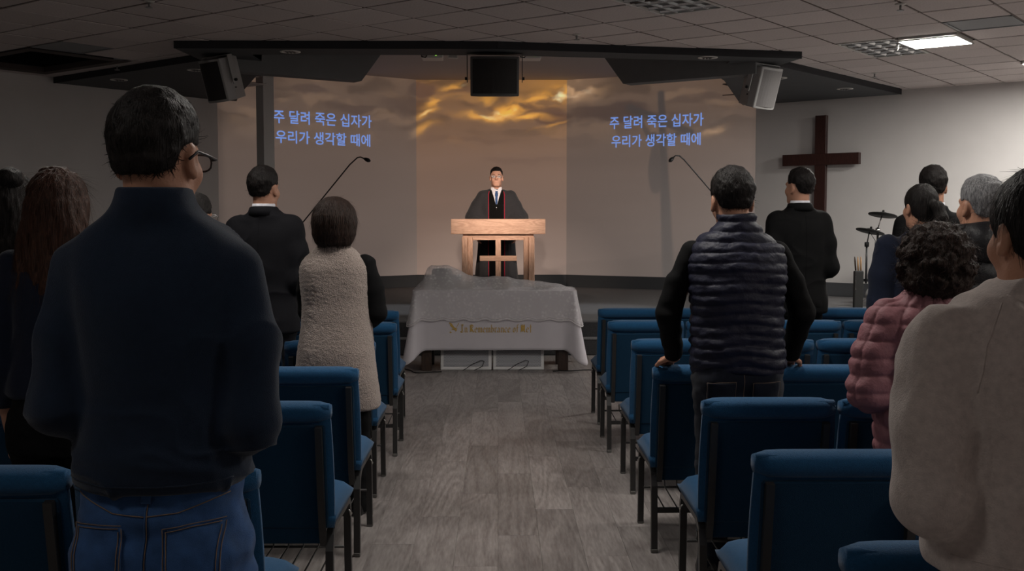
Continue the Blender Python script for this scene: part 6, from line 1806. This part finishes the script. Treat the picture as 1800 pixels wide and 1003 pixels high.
# V neck: velvet either side of the shirt
def vx(z): return 0.008 + (z - 1.30) / (1.478 - 1.30) * 0.052
patch(bv, lambda z: -0.086 + max(0, z - 1.43) * 0.35, lambda z: -vx(z), 1.30, 1.47, 'velvet_panel', M['velvet_black'], R_, False, 0.004, 6, 14)
patch(bv, lambda z: vx(z), lambda z: 0.086 - max(0, z - 1.43) * 0.35, 1.30, 1.47, 'velvet_panel', M['velvet_black'], R_, False, 0.004, 6, 14)
sh_ = patch(bv, lambda z: -vx(z), lambda z: vx(z), 1.30, 1.488, 'shirt_front', M['shirt_white'], R_, False, 0.003, 8, 14)
patch(bv, lambda z: -0.012 - (0.006 if z > 1.40 else 0) + max(0, (1.32 - z)) * 0.3, lambda z: 0.012 + (0.006 if z > 1.40 else 0) - max(0, (1.32 - z)) * 0.3, 1.298, 1.43, 'tie', M['tie_blue'], R_, False, 0.010, 4, 10)
patch(bv, lambda z: -0.015, lambda z: 0.015, 1.425, 1.455, 'tie_knot', M['tie_blue'], R_, False, 0.014, 4, 4)
for sx in (-1, 1):
    seam(bv, [(sx * 0.094, 0.10), (sx * 0.094, 1.20), (sx * 0.094, 1.42), (sx * 0.084, 1.455)], 0.0055, 'red_piping', M['piping_red'], R_, False, 0.003, 6, 0.03)
    V = [(sx * 0.006, 0.098, 1.462), (sx * 0.050, 0.098, 1.425), (sx * 0.066, 0.070, 1.478), (sx * 0.060, 0.045, 1.512), (sx * 0.03, 0.075, 1.50)]
    o = from_data('shirt_collar', V, [(0, 1, 2, 3, 4)], M['shirt_white'], R_); so = o.modifiers.new('thickness', 'SOLIDIFY'); so.thickness = 0.004
bm = B(); q = surf(bv, 0, 1.285, False, 0.008); tube(bm, [q, q + Vector((0, 0.003, -0.045))], 0.0045, 6); bm_obj('zip_pull', bm, M['chrome'], R_, True)
T = P['T']
for sx in (-1, 1):
    bm = B(); lathe(bm, [(0.001, -0.0115), (0.008, -0.0085), (0.0115, 0), (0.008, 0.0085), (0.001, 0.0115)], 12); o = bm_obj('eye', bm, M['eye_white'], R_, True, T((sx * 0.031, 0.079, -0.001)))
    bm = B(); lathe(bm, [(0.0055, 0.0100), (0.0045, 0.0122), (0.0005, 0.0126)], 12, axis='Y'); bm_obj('iris', bm, M['iris'], o, True)
    bm = B(); tube(bm, [T((sx * 0.014, 0.0905, 0.020)), T((sx * 0.030, 0.0925, 0.026)), T((sx * 0.048, 0.080, 0.021))], [0.002, 0.0034, 0.0015], 6); bm_obj('eyebrow', bm, M['hair_black'], R_, True)
    bm = B(); tube(bm, [T((sx * 0.017, 0.0895, 0.001)), T((sx * 0.031, 0.0925, 0.006)), T((sx * 0.046, 0.084, 0.001))], 0.0018, 6); bm_obj('eyelid', bm, M['skin_pink'], R_, True)
bm = B(); tube(bm, [T((-0.021, 0.083, -0.0655)), T((-0.008, 0.0905, -0.0640)), T((0, 0.0915, -0.0655)), T((0.008, 0.0905, -0.0640)), T((0.021, 0.083, -0.0655))], [0.001, 0.0028, 0.003, 0.0028, 0.001], 6); bm_obj('mouth', bm, M['lip'], R_, True)
eyeglasses(P, 'chrome', 0.0013, (0.025, 0.014))
